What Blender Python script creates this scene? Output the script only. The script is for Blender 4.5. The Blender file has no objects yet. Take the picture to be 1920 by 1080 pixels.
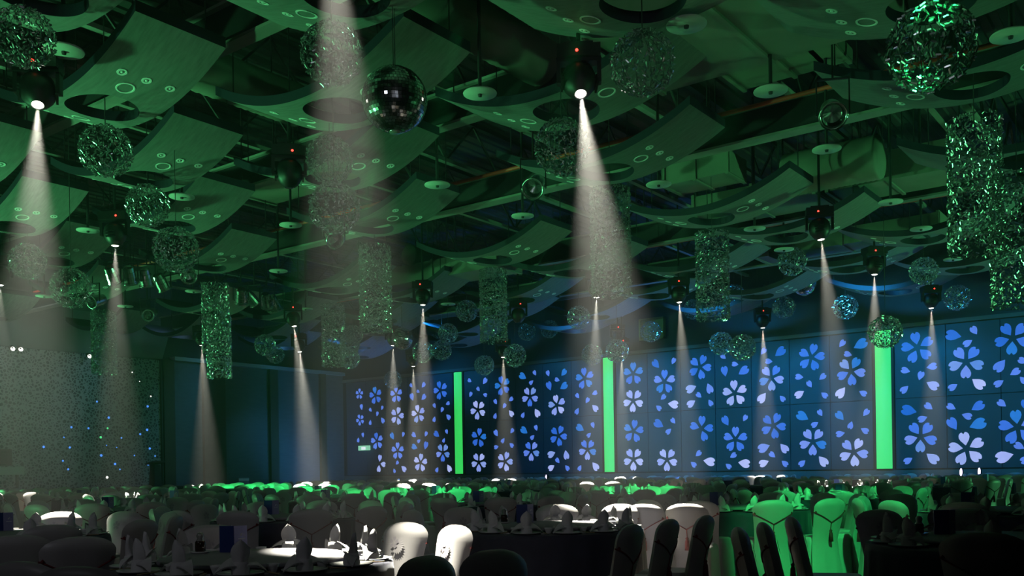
import bpy, math, random
from mathutils import Vector, Matrix
R = random.Random(7)
C = bpy.context.scene.collection
scene = bpy.context.scene
PI = math.pi

# ------------------------------------------------------------------ camera
F, PX, PY, ROLL, H = 1758.0, 960.0, 878.0, .016, 1.38
TH = math.radians(37.2)
VX, VY = math.cos(TH), math.sin(TH)          # viewing direction on the floor
RX, RY = math.sin(TH), -math.cos(TH)         # to the right
cd = bpy.data.cameras.new('camera'); cam = bpy.data.objects.new('camera', cd); C.objects.link(cam)
cd.sensor_width = 36; cd.lens = 36 * F / 1920; cd.shift_y = (PY - 540) / 1920
cd.clip_end = 300
cam.matrix_world = (Matrix.Translation((0, 0, H)) @ Matrix.Rotation(TH - PI / 2, 4, 'Z')
                    @ Matrix.Rotation(PI / 2, 4, 'X') @ Matrix.Rotation(-ROLL, 4, 'Z'))
scene.camera = cam
vs = scene.view_settings
vs.view_transform = 'Standard'; vs.look = 'None'; vs.gamma = 1; vs.use_curve_mapping = False
vs.exposure = 0.0
cy = scene.cycles
cy.max_bounces = 4; cy.diffuse_bounces = 2; cy.glossy_bounces = 2; cy.transmission_bounces = 2
cy.volume_bounces = 0; cy.sample_clamp_indirect = 2.0; cy.sample_clamp_direct = 0.0
cy.caustics_reflective = False; cy.caustics_refractive = False
cy.use_light_tree = True

# ------------------------------------------------------------------ world: dim blue-grey air, thin stage haze
HAZE = 0.0034
w = bpy.data.worlds.new('hall_air'); scene.world = w; w.use_nodes = True
nt = w.node_tree; nt.nodes.clear()
out = nt.nodes.new('ShaderNodeOutputWorld')
bg = nt.nodes.new('ShaderNodeBackground'); bg.inputs[0].default_value = (.35, .5, .8, 1); bg.inputs[1].default_value = .006
vsn = nt.nodes.new('ShaderNodeVolumeScatter'); vsn.inputs['Color'].default_value = (1, 1, 1, 1)
vsn.inputs['Density'].default_value = HAZE; vsn.inputs['Anisotropy'].default_value = .6
nt.links.new(bg.outputs[0], out.inputs[0]); nt.links.new(vsn.outputs[0], out.inputs[1])

def lamp(kind, name, loc, aim, power, col, size=math.radians(40), blend=.5, radius=.15, parent=None):
    l = bpy.data.lights.new(name, kind); l.energy = power; l.color = col
    if kind == 'SPOT': l.spot_size = size; l.spot_blend = blend
    if kind == 'AREA':
        l.shape = 'RECTANGLE'; l.size, l.size_y = size
    else: l.shadow_soft_size = radius
    o = bpy.data.objects.new(name, l); C.objects.link(o)
    o.location = loc
    o.rotation_euler = (Vector(aim) - Vector(loc)).to_track_quat('-Z', 'Y').to_euler()
    return o
GRN, BLU = (.15, 1, .32), (.06, .25, 1)
# green floor washes thrown up at the ceiling from the sides of the hall
lamp('SPOT', 'green_ceiling_wash', (1, 16, 1.0), (11, 9, 8.2), 2500, GRN, math.radians(80), 1, .25)
lamp('SPOT', 'green_ceiling_wash', (3, 25, 1.0), (14, 15, 8.2), 6500, GRN, math.radians(70), 1, .25)
lamp('SPOT', 'green_ceiling_wash', (7, 35, 1.0), (20, 21, 8.2), 2000, GRN, math.radians(60), 1, .25)
lamp('SPOT', 'green_ceiling_wash', (17, -7, 1.0), (17, 5, 8.2), 1200, GRN, math.radians(75), 1, .25)
lamp('SPOT', 'green_ceiling_wash', (30, -8, 1.0), (25, 11, 8.2), 5200, GRN, math.radians(66), 1, .25)
lamp('SPOT', 'green_ceiling_wash', (9, 38.5, 1.2), (24, 22, 8.2), 5200, GRN, math.radians(58), 1, .25)
lamp('SPOT', 'soffit_fill', (6, 28, 1.0), (18, 40, 9.2), 1000, (.42, 1, .72), math.radians(56), 1, .25)  # unseen lamp added to brighten the stage soffit
# green chair spots from the near ceiling: (aim, power, cone)
for ax, ay, az, p_, cone in ((16.1, 13.3, .8, 9000, 12), (17.6, 10.1, .8, 9000, 11), (15.3, 5.6, .8, 7000, 13), (11.4, 3.9, .6, 3200, 17), (17.0, 4.2, .7, 2600, 13), (20.1, 23.9, .9, 26000, 13), (15.3, 16.0, .9, 9000, 13), (22.4, 29.8, .9, 26000, 11)):
    lamp('SPOT', 'green_table_spot', (ax * .60 - .6, ay * .55 - 1.6, 6.7), (ax, ay, az), p_, (.04, 1, .22), math.radians(cone), .6, .08)
# blue washes at the blossom wall
for yy, p in ((9, 1000), (17, 1000), (25, 1000), (33, 1000)):
    lamp('SPOT', 'blue_wall_wash', (34.6, yy, .5), (31.5, yy + 1.5, 7.4), p, BLU, math.radians(80), .8, .2)
for yy in (4, 10, 16, 22, 28, 34):
    lamp('SPOT', 'teal_wall_fill', (30.6, yy, 8.0), (37, yy, 3.4), 1500, (.02, .40, 1), math.radians(90), 1, .3)  # unseen spots added to brighten the dark blossom wall panels
lamp('SPOT', 'blue_corner_wash', (33.4, 35.6, .6), (34.5, 40, 3.2), 600, (.08, .42, 1), math.radians(100), 1, .2)
lamp('SPOT', 'blue_corner_wash', (28.0, 34.6, 8.2), (29.5, 40, 3.2), 560, (.14, .52, .9), math.radians(90), 1, .2)
lamp('SPOT', 'stage_wash', (17, 35.0, 8.3), (18.5, 40, 4.2), 130, (.65, .82, 1), math.radians(100), 1, .3)
lamp('SPOT', 'stage_wash', (23, 35.0, 8.3), (23.5, 40, 4.2), 240, (.45, .75, 1), math.radians(80), 1, .3)
# dim unseen fill spots behind the camera, added to lift chairs and crystals
lamp('SPOT', 'fill_light', (-4, 5, 6.2), (5.2, 9.5, .6), 130, (.86, .90, 1), math.radians(75), 1, .4)
lamp('SPOT', 'fill_light', (-3, -4, 5.4), (9, 9, 7.6), 320, (.86, .90, 1), math.radians(70), 1, .3)

# ------------------------------------------------------------------ pixel helpers
def ray(px, py):
    dx, dy = px - PX, PY - py
    return ((dx * math.cos(ROLL) + dy * math.sin(ROLL)) / F, (-dx * math.sin(ROLL) + dy * math.cos(ROLL)) / F)
def at_depth(px, py, D):
    a, b = ray(px, py)
    return Vector(((VX + a * RX) * D, (VY + a * RY) * D, H + b * D))
def at_z(px, py, z):
    a, b = ray(px, py); return at_depth(px, py, (z - H) / b)
def at_X(px, py, X):
    a, b = ray(px, py); return at_depth(px, py, X / (VX + a * RX))
def at_Y(px, py, Y):
    a, b = ray(px, py); return at_depth(px, py, Y / (VY + a * RY))
def project(p):
    D = p[0] * VX + p[1] * VY; L = p[0] * RX + p[1] * RY
    if D <= .3: return (-9999, -9999, D)
    a, b = L / D * F, (p[2] - H) / D * F
    return (PX + a * math.cos(ROLL) - b * math.sin(ROLL), PY - (a * math.sin(ROLL) + b * math.cos(ROLL)), D)

# ------------------------------------------------------------------ materials
MATS = {}
def mat(name, col=(.8, .8, .8), rough=.5, metal=0, emit=None, estr=0, noise=None, spec=.5, coat=0, sheen=0):
    if name in MATS: return MATS[name]
    m = bpy.data.materials.new(name); m.use_nodes = True; t = m.node_tree
    b = t.nodes['Principled BSDF']
    b.inputs['Base Color'].default_value = (*col, 1); b.inputs['Roughness'].default_value = rough
    b.inputs['Metallic'].default_value = metal; b.inputs['Specular IOR Level'].default_value = spec
    b.inputs['Coat Weight'].default_value = coat; b.inputs['Sheen Weight'].default_value = sheen
    if emit:
        b.inputs['Emission Color'].default_value = (*emit, 1); b.inputs['Emission Strength'].default_value = estr
    if noise:
        sc, amt = noise
        tc = t.nodes.new('ShaderNodeTexCoord'); n = t.nodes.new('ShaderNodeTexNoise')
        mp = t.nodes.new('ShaderNodeMapping')
        if isinstance(sc, tuple): mp.inputs['Scale'].default_value = sc; n.inputs['Scale'].default_value = 1
        else: n.inputs['Scale'].default_value = sc
        n.inputs['Detail'].default_value = 5
        cr = t.nodes.new('ShaderNodeValToRGB')
        cr.color_ramp.elements[0].position = .3; cr.color_ramp.elements[1].position = .7
        cr.color_ramp.elements[0].color = (*[c * (1 - amt) for c in col], 1)
        cr.color_ramp.elements[1].color = (*[min(1, c * (1 + amt)) for c in col], 1)
        t.links.new(tc.outputs['Object'], mp.inputs[0]); t.links.new(mp.outputs[0], n.inputs['Vector'])
        t.links.new(n.outputs[0], cr.inputs[0]); t.links.new(cr.outputs[0], b.inputs['Base Color'])
    MATS[name] = m
    return m
M_carpet = mat('patterned_carpet', (.10, .085, .065), .95, noise=(2.2, .6))
M_deck = mat('painted_steel_deck', (.034, .033, .031), .7, noise=(.8, .25))
M_steel = mat('painted_steel_beam', (.30, .30, .27), .6, noise=(1.5, .12))
M_dsteel = mat('dark_steel', (.02, .02, .022), .6, noise=(3, .2))
M_duct = mat('duct_board', (.24, .24, .20), .65, noise=(1.2, .12))
M_pipe_red = mat('red_sprinkler_pipe', (.85, .10, .05), .5)
M_panel = mat('ribbed_acoustic_sheet', (.19, .205, .195), .7, noise=((22, 3.0, 6), .18))
M_edge = mat('navy_panel_edge', (.012, .014, .03), .6)
M_rim = mat('white_trim_ring', (.93, .94, .93), .45)
M_refl = mat('downlight_reflector', (.55, .58, .56), .25, metal=1)
M_disc = mat('white_disc_lacquer', (.62, .64, .60), .5, noise=(6, .06))
M_black = mat('black_fixture_plastic', (.006, .006, .007), .45, noise=(8, .2))
M_lens = mat('lit_lens', (1, 1, 1), .3, emit=(1, .95, .82), estr=14)
M_lensoff = mat('dark_lens', (.02, .02, .03), .1)
M_led = mat('red_status_led', (.5, 0, 0), .4, emit=(1, .03, .02), estr=8)
M_crystal = mat('crystal_rod', (.86, .88, .90), .27, metal=1)
M_wire = mat('hanging_wire', (.05, .05, .05), .5)
M_mirror = mat('mirror_tile', (.92, .93, .95), .14, metal=1)
M_grout = mat('mirror_ball_core', (.02, .02, .02), .6)
M_chrome = mat('polished_aluminium', (.8, .8, .82), .18, metal=1)
M_wallp = mat('teal_lacquer_panel', (.035, .095, .15), .38, noise=(.5, .12))
M_seam = mat('dark_wall', (.022, .03, .036), .6, noise=(.6, .2))
M_farwall = mat('grey_fabric_wall', (.085, .10, .115), .8, noise=((2, 2, 9), .12))
M_farpost = mat('brown_wall_pilaster', (.045, .038, .022), .7, noise=(3, .2))
M_trim = mat('pale_trim', (.30, .32, .33), .5)
M_soffit = mat('soffit_plaster', (.16, .18, .18), .8, noise=(.7, .15))
M_green = mat('green_light_diffuser', (.2, .6, .3), .5, emit=(.04, .72, .11), estr=1.0)
M_frame = mat('dark_pillar_frame', (.02, .018, .014), .5)
M_cover = mat('satin_chair_cover', (.44, .42, .415), .42, noise=(5, .05), sheen=.2)
M_print = mat('grey_blossom_print', (.33, .305, .33), .45)
M_print2 = mat('pale_leaf_print', (.48, .455, .46), .38)
M_cord = mat('dark_red_cord', (.16, .02, .02), .7)
M_cloth = mat('navy_tablecloth', (.024, .026, .05), .75, noise=(6, .15), sheen=.15)
M_susan = mat('turntable_cloth', (.26, .255, .27), .7, noise=(9, .05))
M_napkin = mat('white_napkin_linen', (.74, .72, .72), .6, noise=(25, .05))
M_china = mat('white_china', (.78, .78, .76), .18)
M_wood = mat('bamboo_chopstick', (.38, .28, .14), .5)
M_menu = mat('blue_menu_board', (.02, .045, .20), .4)
M_menu2 = mat('lilac_menu_board', (.30, .30, .52), .45)
M_white = mat('white_print', (.85, .85, .85), .5)
M_soy = mat('dark_sauce_glass', (.02, .008, .004), .08)
M_glass = mat('bottle_glass', (.55, .55, .50), .08, metal=.6)
M_lect = mat('lectern_wood', (.03, .024, .018), .5)
M_stage = mat('stage_boards', (.05, .045, .04), .6, noise=(3, .2))
M_exit = mat('lit_exit_sign', (.3, .6, .4), .5, emit=(.35, .85, .5), estr=.7)
M_exitw = mat('lit_sign_white', (.8, .8, .8), .5, emit=(.9, .95, .9), estr=.9)
M_booth = mat('booth_window_frame', (.30, .27, .08), .6)
M_boothg = mat('booth_window_glass', (.05, .055, .03), .15)
M_spotw = mat('small_uplight_lens', (1, 1, 1), .4, emit=(.80, .62, 1), estr=3)
M_bulb_dot = mat('small_bulb_and_light_dot', (1, 1, 1), .4, emit=(1, .96, .85), estr=2.5)
M_dotb = mat('blue_projected_dot', (.1, .2, .6), .4, emit=(.08, .30, 1), estr=1.1)  # glow stands in for mirror-ball light thrown on the backdrop
M_dotg = mat('green_projected_dot', (.1, .6, .2), .4, emit=(.1, .9, .3), estr=.9)

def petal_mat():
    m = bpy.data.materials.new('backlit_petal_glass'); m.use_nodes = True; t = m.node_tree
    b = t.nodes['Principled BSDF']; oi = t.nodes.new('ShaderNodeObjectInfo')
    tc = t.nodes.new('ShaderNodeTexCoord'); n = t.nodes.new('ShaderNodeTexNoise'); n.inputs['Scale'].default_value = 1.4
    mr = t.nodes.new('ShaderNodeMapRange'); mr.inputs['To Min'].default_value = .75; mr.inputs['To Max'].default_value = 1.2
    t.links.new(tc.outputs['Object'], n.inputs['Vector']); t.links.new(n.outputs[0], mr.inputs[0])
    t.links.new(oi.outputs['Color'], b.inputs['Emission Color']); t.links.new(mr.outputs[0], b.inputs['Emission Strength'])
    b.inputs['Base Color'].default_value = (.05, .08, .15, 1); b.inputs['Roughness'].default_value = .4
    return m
M_petal = petal_mat()

def net_mat():
    m = bpy.data.materials.new('net_pattern_screen'); m.use_nodes = True; t = m.node_tree
    b = t.nodes['Principled BSDF']; tc = t.nodes.new('ShaderNodeTexCoord')
    mp = t.nodes.new('ShaderNodeMapping'); mp.inputs['Scale'].default_value = (7.5, 1, 7.5)
    vo = t.nodes.new('ShaderNodeTexVoronoi'); vo.feature = 'DISTANCE_TO_EDGE'; vo.inputs['Scale'].default_value = 1
    cr = t.nodes.new('ShaderNodeValToRGB')
    e = cr.color_ramp.elements
    e[0].position = .10; e[0].color = (.24, .26, .27, 1); e[1].position = .2; e[1].color = (.02, .026, .032, 1)
    t.links.new(tc.outputs['Object'], mp.inputs[0]); t.links.new(mp.outputs[0], vo.inputs['Vector'])
    t.links.new(vo.outputs['Distance'], cr.inputs[0]); t.links.new(cr.outputs[0], b.inputs['Base Color'])
    b.inputs['Roughness'].default_value = .7
    return m
M_net = net_mat()

# ------------------------------------------------------------------ mesh builder
class MB:
    def __init__(s): s.v = []; s.f = []; s.m = []; s.sm = []
    def add(s, vs, fs, mi=0, smooth=False):
        o = len(s.v); s.v += [tuple(p) for p in vs]
        for f in fs: s.f.append(tuple(i + o for i in f)); s.m.append(mi); s.sm.append(smooth)
    def box(s, x0, y0, z0, x1, y1, z1, mi=0):
        s.add([(x0, y0, z0), (x1, y0, z0), (x1, y1, z0), (x0, y1, z0), (x0, y0, z1), (x1, y0, z1), (x1, y1, z1), (x0, y1, z1)],
              [(3, 2, 1, 0), (4, 5, 6, 7), (0, 1, 5, 4), (1, 2, 6, 5), (2, 3, 7, 6), (3, 0, 4, 7)], mi)
    def bar(s, a, b, r, n=6, mi=0, r2=None, smooth=True, cap=True):
        a, b = Vector(a), Vector(b); d = (b - a).normalized()
        u = d.orthogonal().normalized(); w_ = d.cross(u); r2 = r if r2 is None else r2
        vs = []
        for p, q in ((a, r), (b, r2)):
            for k in range(n):
                t = 2 * PI * k / n; vs.append(p + (u * math.cos(t) + w_ * math.sin(t)) * q)
        fs = [(k, (k + 1) % n, n + (k + 1) % n, n + k) for k in range(n)]
        s.add(vs, fs, mi, smooth)
        if cap: s.add(vs, [tuple(range(n - 1, -1, -1)), tuple(range(n, 2 * n))], mi)
    def lathe(s, prof, n=24, mi=0, smooth=True, c=(0, 0, 0)):
        vs = []
        for r, z in prof:
            for k in range(n):
                t = 2 * PI * k / n; vs.append((c[0] + r * math.cos(t), c[1] + r * math.sin(t), c[2] + z))
        fs = []
        for i in range(len(prof) - 1):
            for k in range(n):
                a, b = i * n + k, i * n + (k + 1) % n
                fs.append((a, b, b + n, a + n))
        s.add(vs, fs, mi, smooth)
    def disc(s, r, z, n=24, mi=0, c=(0, 0), up=True):
        vs = [(c[0] + r * math.cos(2 * PI * k / n), c[1] + r * math.sin(2 * PI * k / n), z) for k in range(n)]
        s.add(vs, [tuple(range(n)) if up else tuple(range(n - 1, -1, -1))], mi)
    def grid(s, fn, nu, nv, mi=0, smooth=True, flip=False):
        vs = [fn(i / nu, j / nv) for j in range(nv + 1) for i in range(nu + 1)]
        fs = []
        for j in range(nv):
            for i in range(nu):
                a = j * (nu + 1) + i; q = (a, a + 1, a + nu + 2, a + nu + 1)
                fs.append(q[::-1] if flip else q)
        s.add(vs, fs, mi, smooth)
    def mesh(s, name, *mats):
        me = bpy.data.meshes.new(name); me.from_pydata(s.v, [], s.f)
        for m in mats: me.materials.append(m)
        me.polygons.foreach_set('material_index', s.m); me.polygons.foreach_set('use_smooth', s.sm)
        me.update(); return me
def tag(o, label=None, cat=None, group=None, kind=None):
    if label: o['label'] = label
    if cat: o['category'] = cat
    if group: o['group'] = group
    if kind: o['kind'] = kind
    return o
def obj(name, me, parent=None, loc=None, rot=None, scale=None):
    o = bpy.data.objects.new(name, me); C.objects.link(o)
    if parent: o.parent = parent
    if loc is not None: o.location = loc
    if rot is not None: o.rotation_euler = rot
    if scale is not None: o.scale = scale
    return o
def thing(name, loc, label, cat, group=None, rz=0):
    o = bpy.data.objects.new(name, None); C.objects.link(o); o.location = loc; o.rotation_euler = (0, 0, rz)
    o.empty_display_size = .2
    return tag(o, label, cat, group)
ORD = ['first', 'second', 'third', 'fourth', 'fifth', 'sixth', 'seventh', 'eighth', 'ninth', 'tenth', 'eleventh', 'twelfth', 'thirteenth', 'fourteenth', 'fifteenth', 'sixteenth', 'seventeenth', 'eighteenth']

XW, YF = 37.0, 40.0          # blossom wall, stage-side wall
# ================================================================== SETTING
b = MB(); b.box(-8, -12, -.2, 40, 43, 0); tag(obj('floor', b.mesh('floor', M_carpet)), kind='structure')
b = MB()                                              # corrugated deck
y = -12.0
pts = []
while y < 43: pts += [(y, 10.52), (y + .14, 10.52), (y + .18, 10.48), (y + .34, 10.48), (y + .38, 10.52)]; y += .38
vs_ = [(x, p[0], p[1]) for x in (-8, 40) for p in pts]; n = len(pts)
b.add(vs_, [(i, i + 1, n + i + 1, n + i) for i in range(n - 1)])
b.box(-8, -12, 10.7, 40, 43, 10.8)
tag(obj('ceiling', b.mesh('ceiling', M_deck)), kind='structure')

# ---- blossom wall on the right
b = MB(); b.box(XW + .05, -12, 0, XW + .35, 43, 10.6)
wall = tag(obj('wall_right', b.mesh('wall_right', M_seam)), kind='structure')
b = MB(); b.box(XW - .12, -12, 6.42, XW + .05, 43, 6.56); b.box(XW - .05, -12, 0, XW + .05, 43, 1.08)
obj('ledge', b.mesh('ledge', M_soffit), wall)
ZB, ZM, ZT = 1.12, 3.77, 6.40
pil = []                                              # pillars from their edges in the picture
for xl, xr in ((854, 869), (1134, 1153), (1644, 1674)):
    pil.append((at_X(xl, 860, XW).y, at_X(xr, 860, XW).y))
edges = []
def bay(ya, yb, n):
    for i in range(n):
        edges.append((ya + (yb - ya) * i / n, ya + (yb - ya) * (i + 1) / n))
bay(39.9, pil[0][0] + .12, 5); bay(pil[0][1] - .12, pil[1][0] + .12, 5); bay(pil[1][1] - .12, pil[2][0] + .12, 7)
y0 = pil[2][1] - .12; bay(y0, y0 - 1.80 * 6, 6)
panels = []
for ya, yb in edges:
    for z0, z1 in ((ZB, ZM), (ZM, ZT)):
        b = MB(); b.box(XW, yb + .012, z0 + .012, XW + .05, ya - .012, z1 - .012)
        o = obj('wall_panel', b.mesh('wall_panel', M_wallp), wall); panels.append((ya, yb, z0, z1, o))
# petals: unit petal, tip at the origin, notch at +x, lies in the x-z plane
def petal_mesh():
    half = [(0, 0), (.18, .13), (.38, .27), (.60, .35), (.80, .33), (.94, .24), (1.0, .12), (.85, .0)]
    out_ = half[:-1] + [half[-1]] + [(x, -z) for x, z in half[-2:0:-1]]
    n = len(out_); b = MB(); b.add([(x, 0, z) for x, z in out_] + [(x, 1, z) for x, z in out_],
        [tuple(range(n))[::-1]] + [(i, (i + 1) % n, n + (i + 1) % n, n + i) for i in range(n)])
    return b.mesh('petal', M_petal)
ME_PETAL = petal_mesh()
CROPS = [((650, 690), 5.143), ((860, 670), 4.696), ((1130, 640), 4.32), ((1390, 620), 4.0), ((1660, 590), 3.6)]
FLOW = [
 [(123,250,52,85),(278,265,84,100),(478,255,80,93),(905,215,90,107),(130,500,55,115),(488,462,87,72),(690,443,88,100),(292,705,82,100),(492,800,83,90),(712,913,88,82),(928,815,88,-92)],
 [(385,250,86,105),(628,345,88,-92),(1110,185,95,97),(170,463,86,-100),(865,422,92,100),(177,708,85,80),(878,690,92,-80),(640,825,88,-92),(1135,812,92,-92),(178,923,85,-92),(408,917,87,-75)],
 [(248,262,92,90),(500,328,98,88),(788,208,100,65),(248,480,93,-95),(1070,420,106,95),(250,728,93,80),(1075,795,104,88),(250,955,92,-92),(522,958,93,-92)],
 [(525,200,102,75),(225,353,98,-88),(822,303,108,-85),(240,712,98,-80),(537,832,104,-92),(842,910,108,60)],
 [(217,222,106,100),(545,318,112,-92),(238,823,106,-92),(548,905,114,100),(860,158,112,-95),(893,760,118,97)]]
PART = [(0, 315, 920, 84, (80, -10, -98)), (2, 800, 707, 104, (85, 160, 2, -70))]
LOOSE = [
 [(143,377,55,100),(230,405,44,135),(295,443,46,70),(342,385,42,60),(228,525,48,-100),(347,503,62,-55),(622,170,46,130),(740,165,60,45),(690,227,42,150),(630,280,72,110),(742,282,68,40),(847,365,50,120),(975,342,50,20),(920,403,52,60),(845,493,54,-110),(980,470,64,-45),(157,647,46,100),(112,694,46,-100),(440,658,70,120),(545,642,48,70),(650,647,64,145),(765,637,52,60),(697,703,48,-150),(655,762,74,160),(763,748,76,70),(868,640,76,145),(965,615,48,110),(937,697,46,-120),(487,915,46,40),(460,990,44,-70),(550,970,72,-40),(872,980,52,-120),(988,965,76,-60)],
 [(97,205,46,150),(230,210,62,50),(173,280,46,130),(105,327,48,60),(232,330,46,-20),(565,168,80,150),(670,138,48,120),(640,220,50,-145),(787,142,54,110),(925,135,70,45),(868,198,52,160),(797,253,80,110),(925,255,84,30),(325,392,50,120),(460,370,52,30),(402,428,50,50),(322,515,52,-110),(462,492,66,-50),(567,507,52,-120),(690,488,80,-60),(1047,340,52,130),(1197,315,56,20),(1133,380,54,55),(1043,473,60,-120),(1200,445,74,-45),(330,668,62,120),(470,648,50,50),(390,732,50,-130),(332,790,50,-170),(465,772,52,-40),(577,645,82,145),(682,622,52,110),(650,703,52,-140),(1070,623,86,150),(1182,598,54,110),(1148,683,52,-140),(818,852,82,-160),(947,858,80,-80),(872,910,54,130),(817,970,70,-150),(955,972,56,-50),(1067,973,54,-120),(1203,958,84,-50)],
 [(432,185,80,130),(573,160,54,60),(978,125,52,140),(1073,185,56,170),(988,243,82,100),(1140,240,94,30),(717,382,92,-160),(865,380,84,-70),(780,437,56,140),(718,502,78,-150),(873,497,58,-60),(490,453,56,40),(453,538,56,-40),(570,510,90,-10),(455,670,92,150),(572,645,54,130),(535,728,58,-140),(997,645,84,120),(1153,622,56,60),(775,910,60,40),(735,995,58,-40),(862,973,98,-10),(1057,925,60,30),(1018,1010,56,-40),(1145,988,98,-10)],
 [(165,155,56,50),(290,160,90,35),(207,230,56,170),(435,347,62,170),(608,347,60,40),(512,402,56,120),(437,475,76,-150),(622,482,58,-40),(755,97,60,50),(893,103,104,25),(800,177,60,160),(748,463,90,-130),(912,468,60,-30),(157,502,84,-130),(307,508,54,-50),(460,643,96,150),(592,617,54,120),(552,702,58,-150),(740,640,78,130),(935,615,60,50),(820,708,58,-110),(743,773,66,-170),(925,748,62,-30),(170,877,94,-160),(320,880,80,-50),(233,932,56,140),(170,992,76,-160),(325,995,58,-40),(457,993,60,-140),(612,977,88,-50)],
 [(460,140,98,165),(600,107,62,120),(557,190,62,-150),(137,377,60,160),(313,350,66,10),(238,412,60,70),(130,503,62,-140),(318,475,82,-30),(457,487,62,-150),(627,463,92,-40),(775,343,92,-130),(875,388,66,30),(767,462,64,-150),(160,647,98,165),(293,620,60,140),(252,702,62,-160),(445,623,60,150),(623,620,86,30),(550,683,64,-20),(455,738,88,120),(623,740,104,20),(787,600,62,140),(155,983,60,-150),(317,967,90,-40),(905,888,66,150),(805,958,108,-165),(928,312,60,150),(930,440,56,-50),(950,610,80,100),(950,980,70,-160)]]
pet = []                                              # (y, z, angle, length)
def wallpt(ci, x, y_):
    (cx, cy_), s = CROPS[ci]; px, py = cx + x / s, cy_ + y_ / s
    p = at_X(px, py, XW); D = p.x * VX + p.y * VY
    return p, D / F / s                               # metres per crop pixel (vertical)
def flower(ci, x, y_, r, angs):
    p, k = wallpt(ci, x, y_); rr = r * k
    for a in angs:
        t = math.radians(a); q0 = rr * .20
        pet.append((p.y - math.cos(t) * q0, p.z + math.sin(t) * q0, t, rr * .80, 1.06, p.z))
for ci in range(5):
    for x, y_, r, a in FLOW[ci]: flower(ci, x, y_, r, [a + 72 * k for k in range(5)])
    for x, y_, l, a in LOOSE[ci]:
        p, k = wallpt(ci, x, y_); t = math.radians(a); ln = l * k * 1.04
        pet.append((p.y + math.cos(t) * ln * .5, p.z - math.sin(t) * ln * .5, t, ln, 1.0, p.z))
for ci, x, y_, r, angs in PART: flower(ci, x, y_, r, angs)
# the same motifs go on past the frame's right edge
for yy in (3.0, 1.2, -.8):
    for zz, k in ((5.4, 1), (4.5, 0), (2.9, 0), (2.0, 1)):
        if k:
            for a in range(5):
                t = math.radians(90 + 72 * a); pet.append((yy - math.cos(t) * .13, zz + math.sin(t) * .13, t, .52, 1.1, zz))
        else:
            for q in range(3): pet.append((yy - .5 + q * .5, zz + (.2, -.1, .15)[q], R.uniform(0, 6), .4, 1.15, zz))
pet.sort(key=lambda q: -q[3])
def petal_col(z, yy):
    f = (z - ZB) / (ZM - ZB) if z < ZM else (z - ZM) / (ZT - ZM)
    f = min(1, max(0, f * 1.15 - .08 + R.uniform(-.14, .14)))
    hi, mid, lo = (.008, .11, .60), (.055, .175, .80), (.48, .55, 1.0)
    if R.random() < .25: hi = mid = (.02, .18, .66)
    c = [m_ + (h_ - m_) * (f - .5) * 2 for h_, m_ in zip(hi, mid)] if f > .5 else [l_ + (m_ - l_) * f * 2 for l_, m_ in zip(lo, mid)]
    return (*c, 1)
rest = MB()
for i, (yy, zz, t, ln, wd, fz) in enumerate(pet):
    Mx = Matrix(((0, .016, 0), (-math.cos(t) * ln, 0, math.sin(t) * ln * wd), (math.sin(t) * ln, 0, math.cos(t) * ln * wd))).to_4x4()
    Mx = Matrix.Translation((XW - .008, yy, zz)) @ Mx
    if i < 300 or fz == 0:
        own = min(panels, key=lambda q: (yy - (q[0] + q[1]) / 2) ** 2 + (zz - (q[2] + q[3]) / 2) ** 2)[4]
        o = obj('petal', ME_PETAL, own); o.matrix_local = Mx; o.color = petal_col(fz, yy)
    else:
        vs_ = [Mx @ v.co for v in ME_PETAL.vertices]
        rest.add(vs_, [tuple(p.vertices) for p in ME_PETAL.polygons])
if rest.v:
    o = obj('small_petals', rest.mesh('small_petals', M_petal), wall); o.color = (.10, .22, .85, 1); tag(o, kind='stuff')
# green light pillars
for i, (ya, yb) in enumerate(pil):
    t = thing('light_pillar', (XW, (ya + yb) / 2, ZB), ['glowing green light pillar nearest the stage corner', 'glowing green light pillar in the middle of the blossom wall', 'widest glowing green light pillar at the right of the blossom wall'][i], 'light pillar', 'green light pillars')
    hw = (ya - yb) / 2
    b = MB(); b.add([(-.10 * math.sin(PI * k / 10) - .03, -hw + 2 * hw * k / 10, z) for z in (.02, ZT - ZB - .02) for k in range(11)], [(k, k + 1, 12 + k, 11 + k) for k in range(10)], 0, True)
    obj('diffuser', b.mesh('diffuser', M_green), t)
    for s in (-1, 1):
        b = MB(); b.box(-.05, min(s * hw, s * (hw + .1)), 0, .05, max(s * hw, s * (hw + .1)), ZT - ZB); obj('side_frame', b.mesh('side_frame', M_frame), t)
    b = MB(); b.box(-.06, -hw, -.06, .05, hw, .02); obj('bottom_cap', b.mesh('bottom_cap', M_frame), t)
# control-booth window above the panels
b = MB(); y1, y2 = at_X(1201, 620, XW).y, at_X(1247, 620, XW).y
b.box(XW - .16, y2, 6.98, XW + .05, y1, 7.06); b.box(XW - .16, y2, 7.86, XW + .05, y1, 7.94); b.box(XW - .16, y2, 6.98, XW + .05, y2 + .08, 7.94); b.box(XW - .16, y1 - .08, 6.98, XW + .05, y1, 7.94)
wn = tag(obj('window_1', b.mesh('window_1', M_booth)), kind='structure')
b = MB(); b.box(XW - .02, y2 + .08, 7.06, XW + .02, y1 - .08, 7.86); obj('pane', b.mesh('pane', M_booth), wn)

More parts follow.
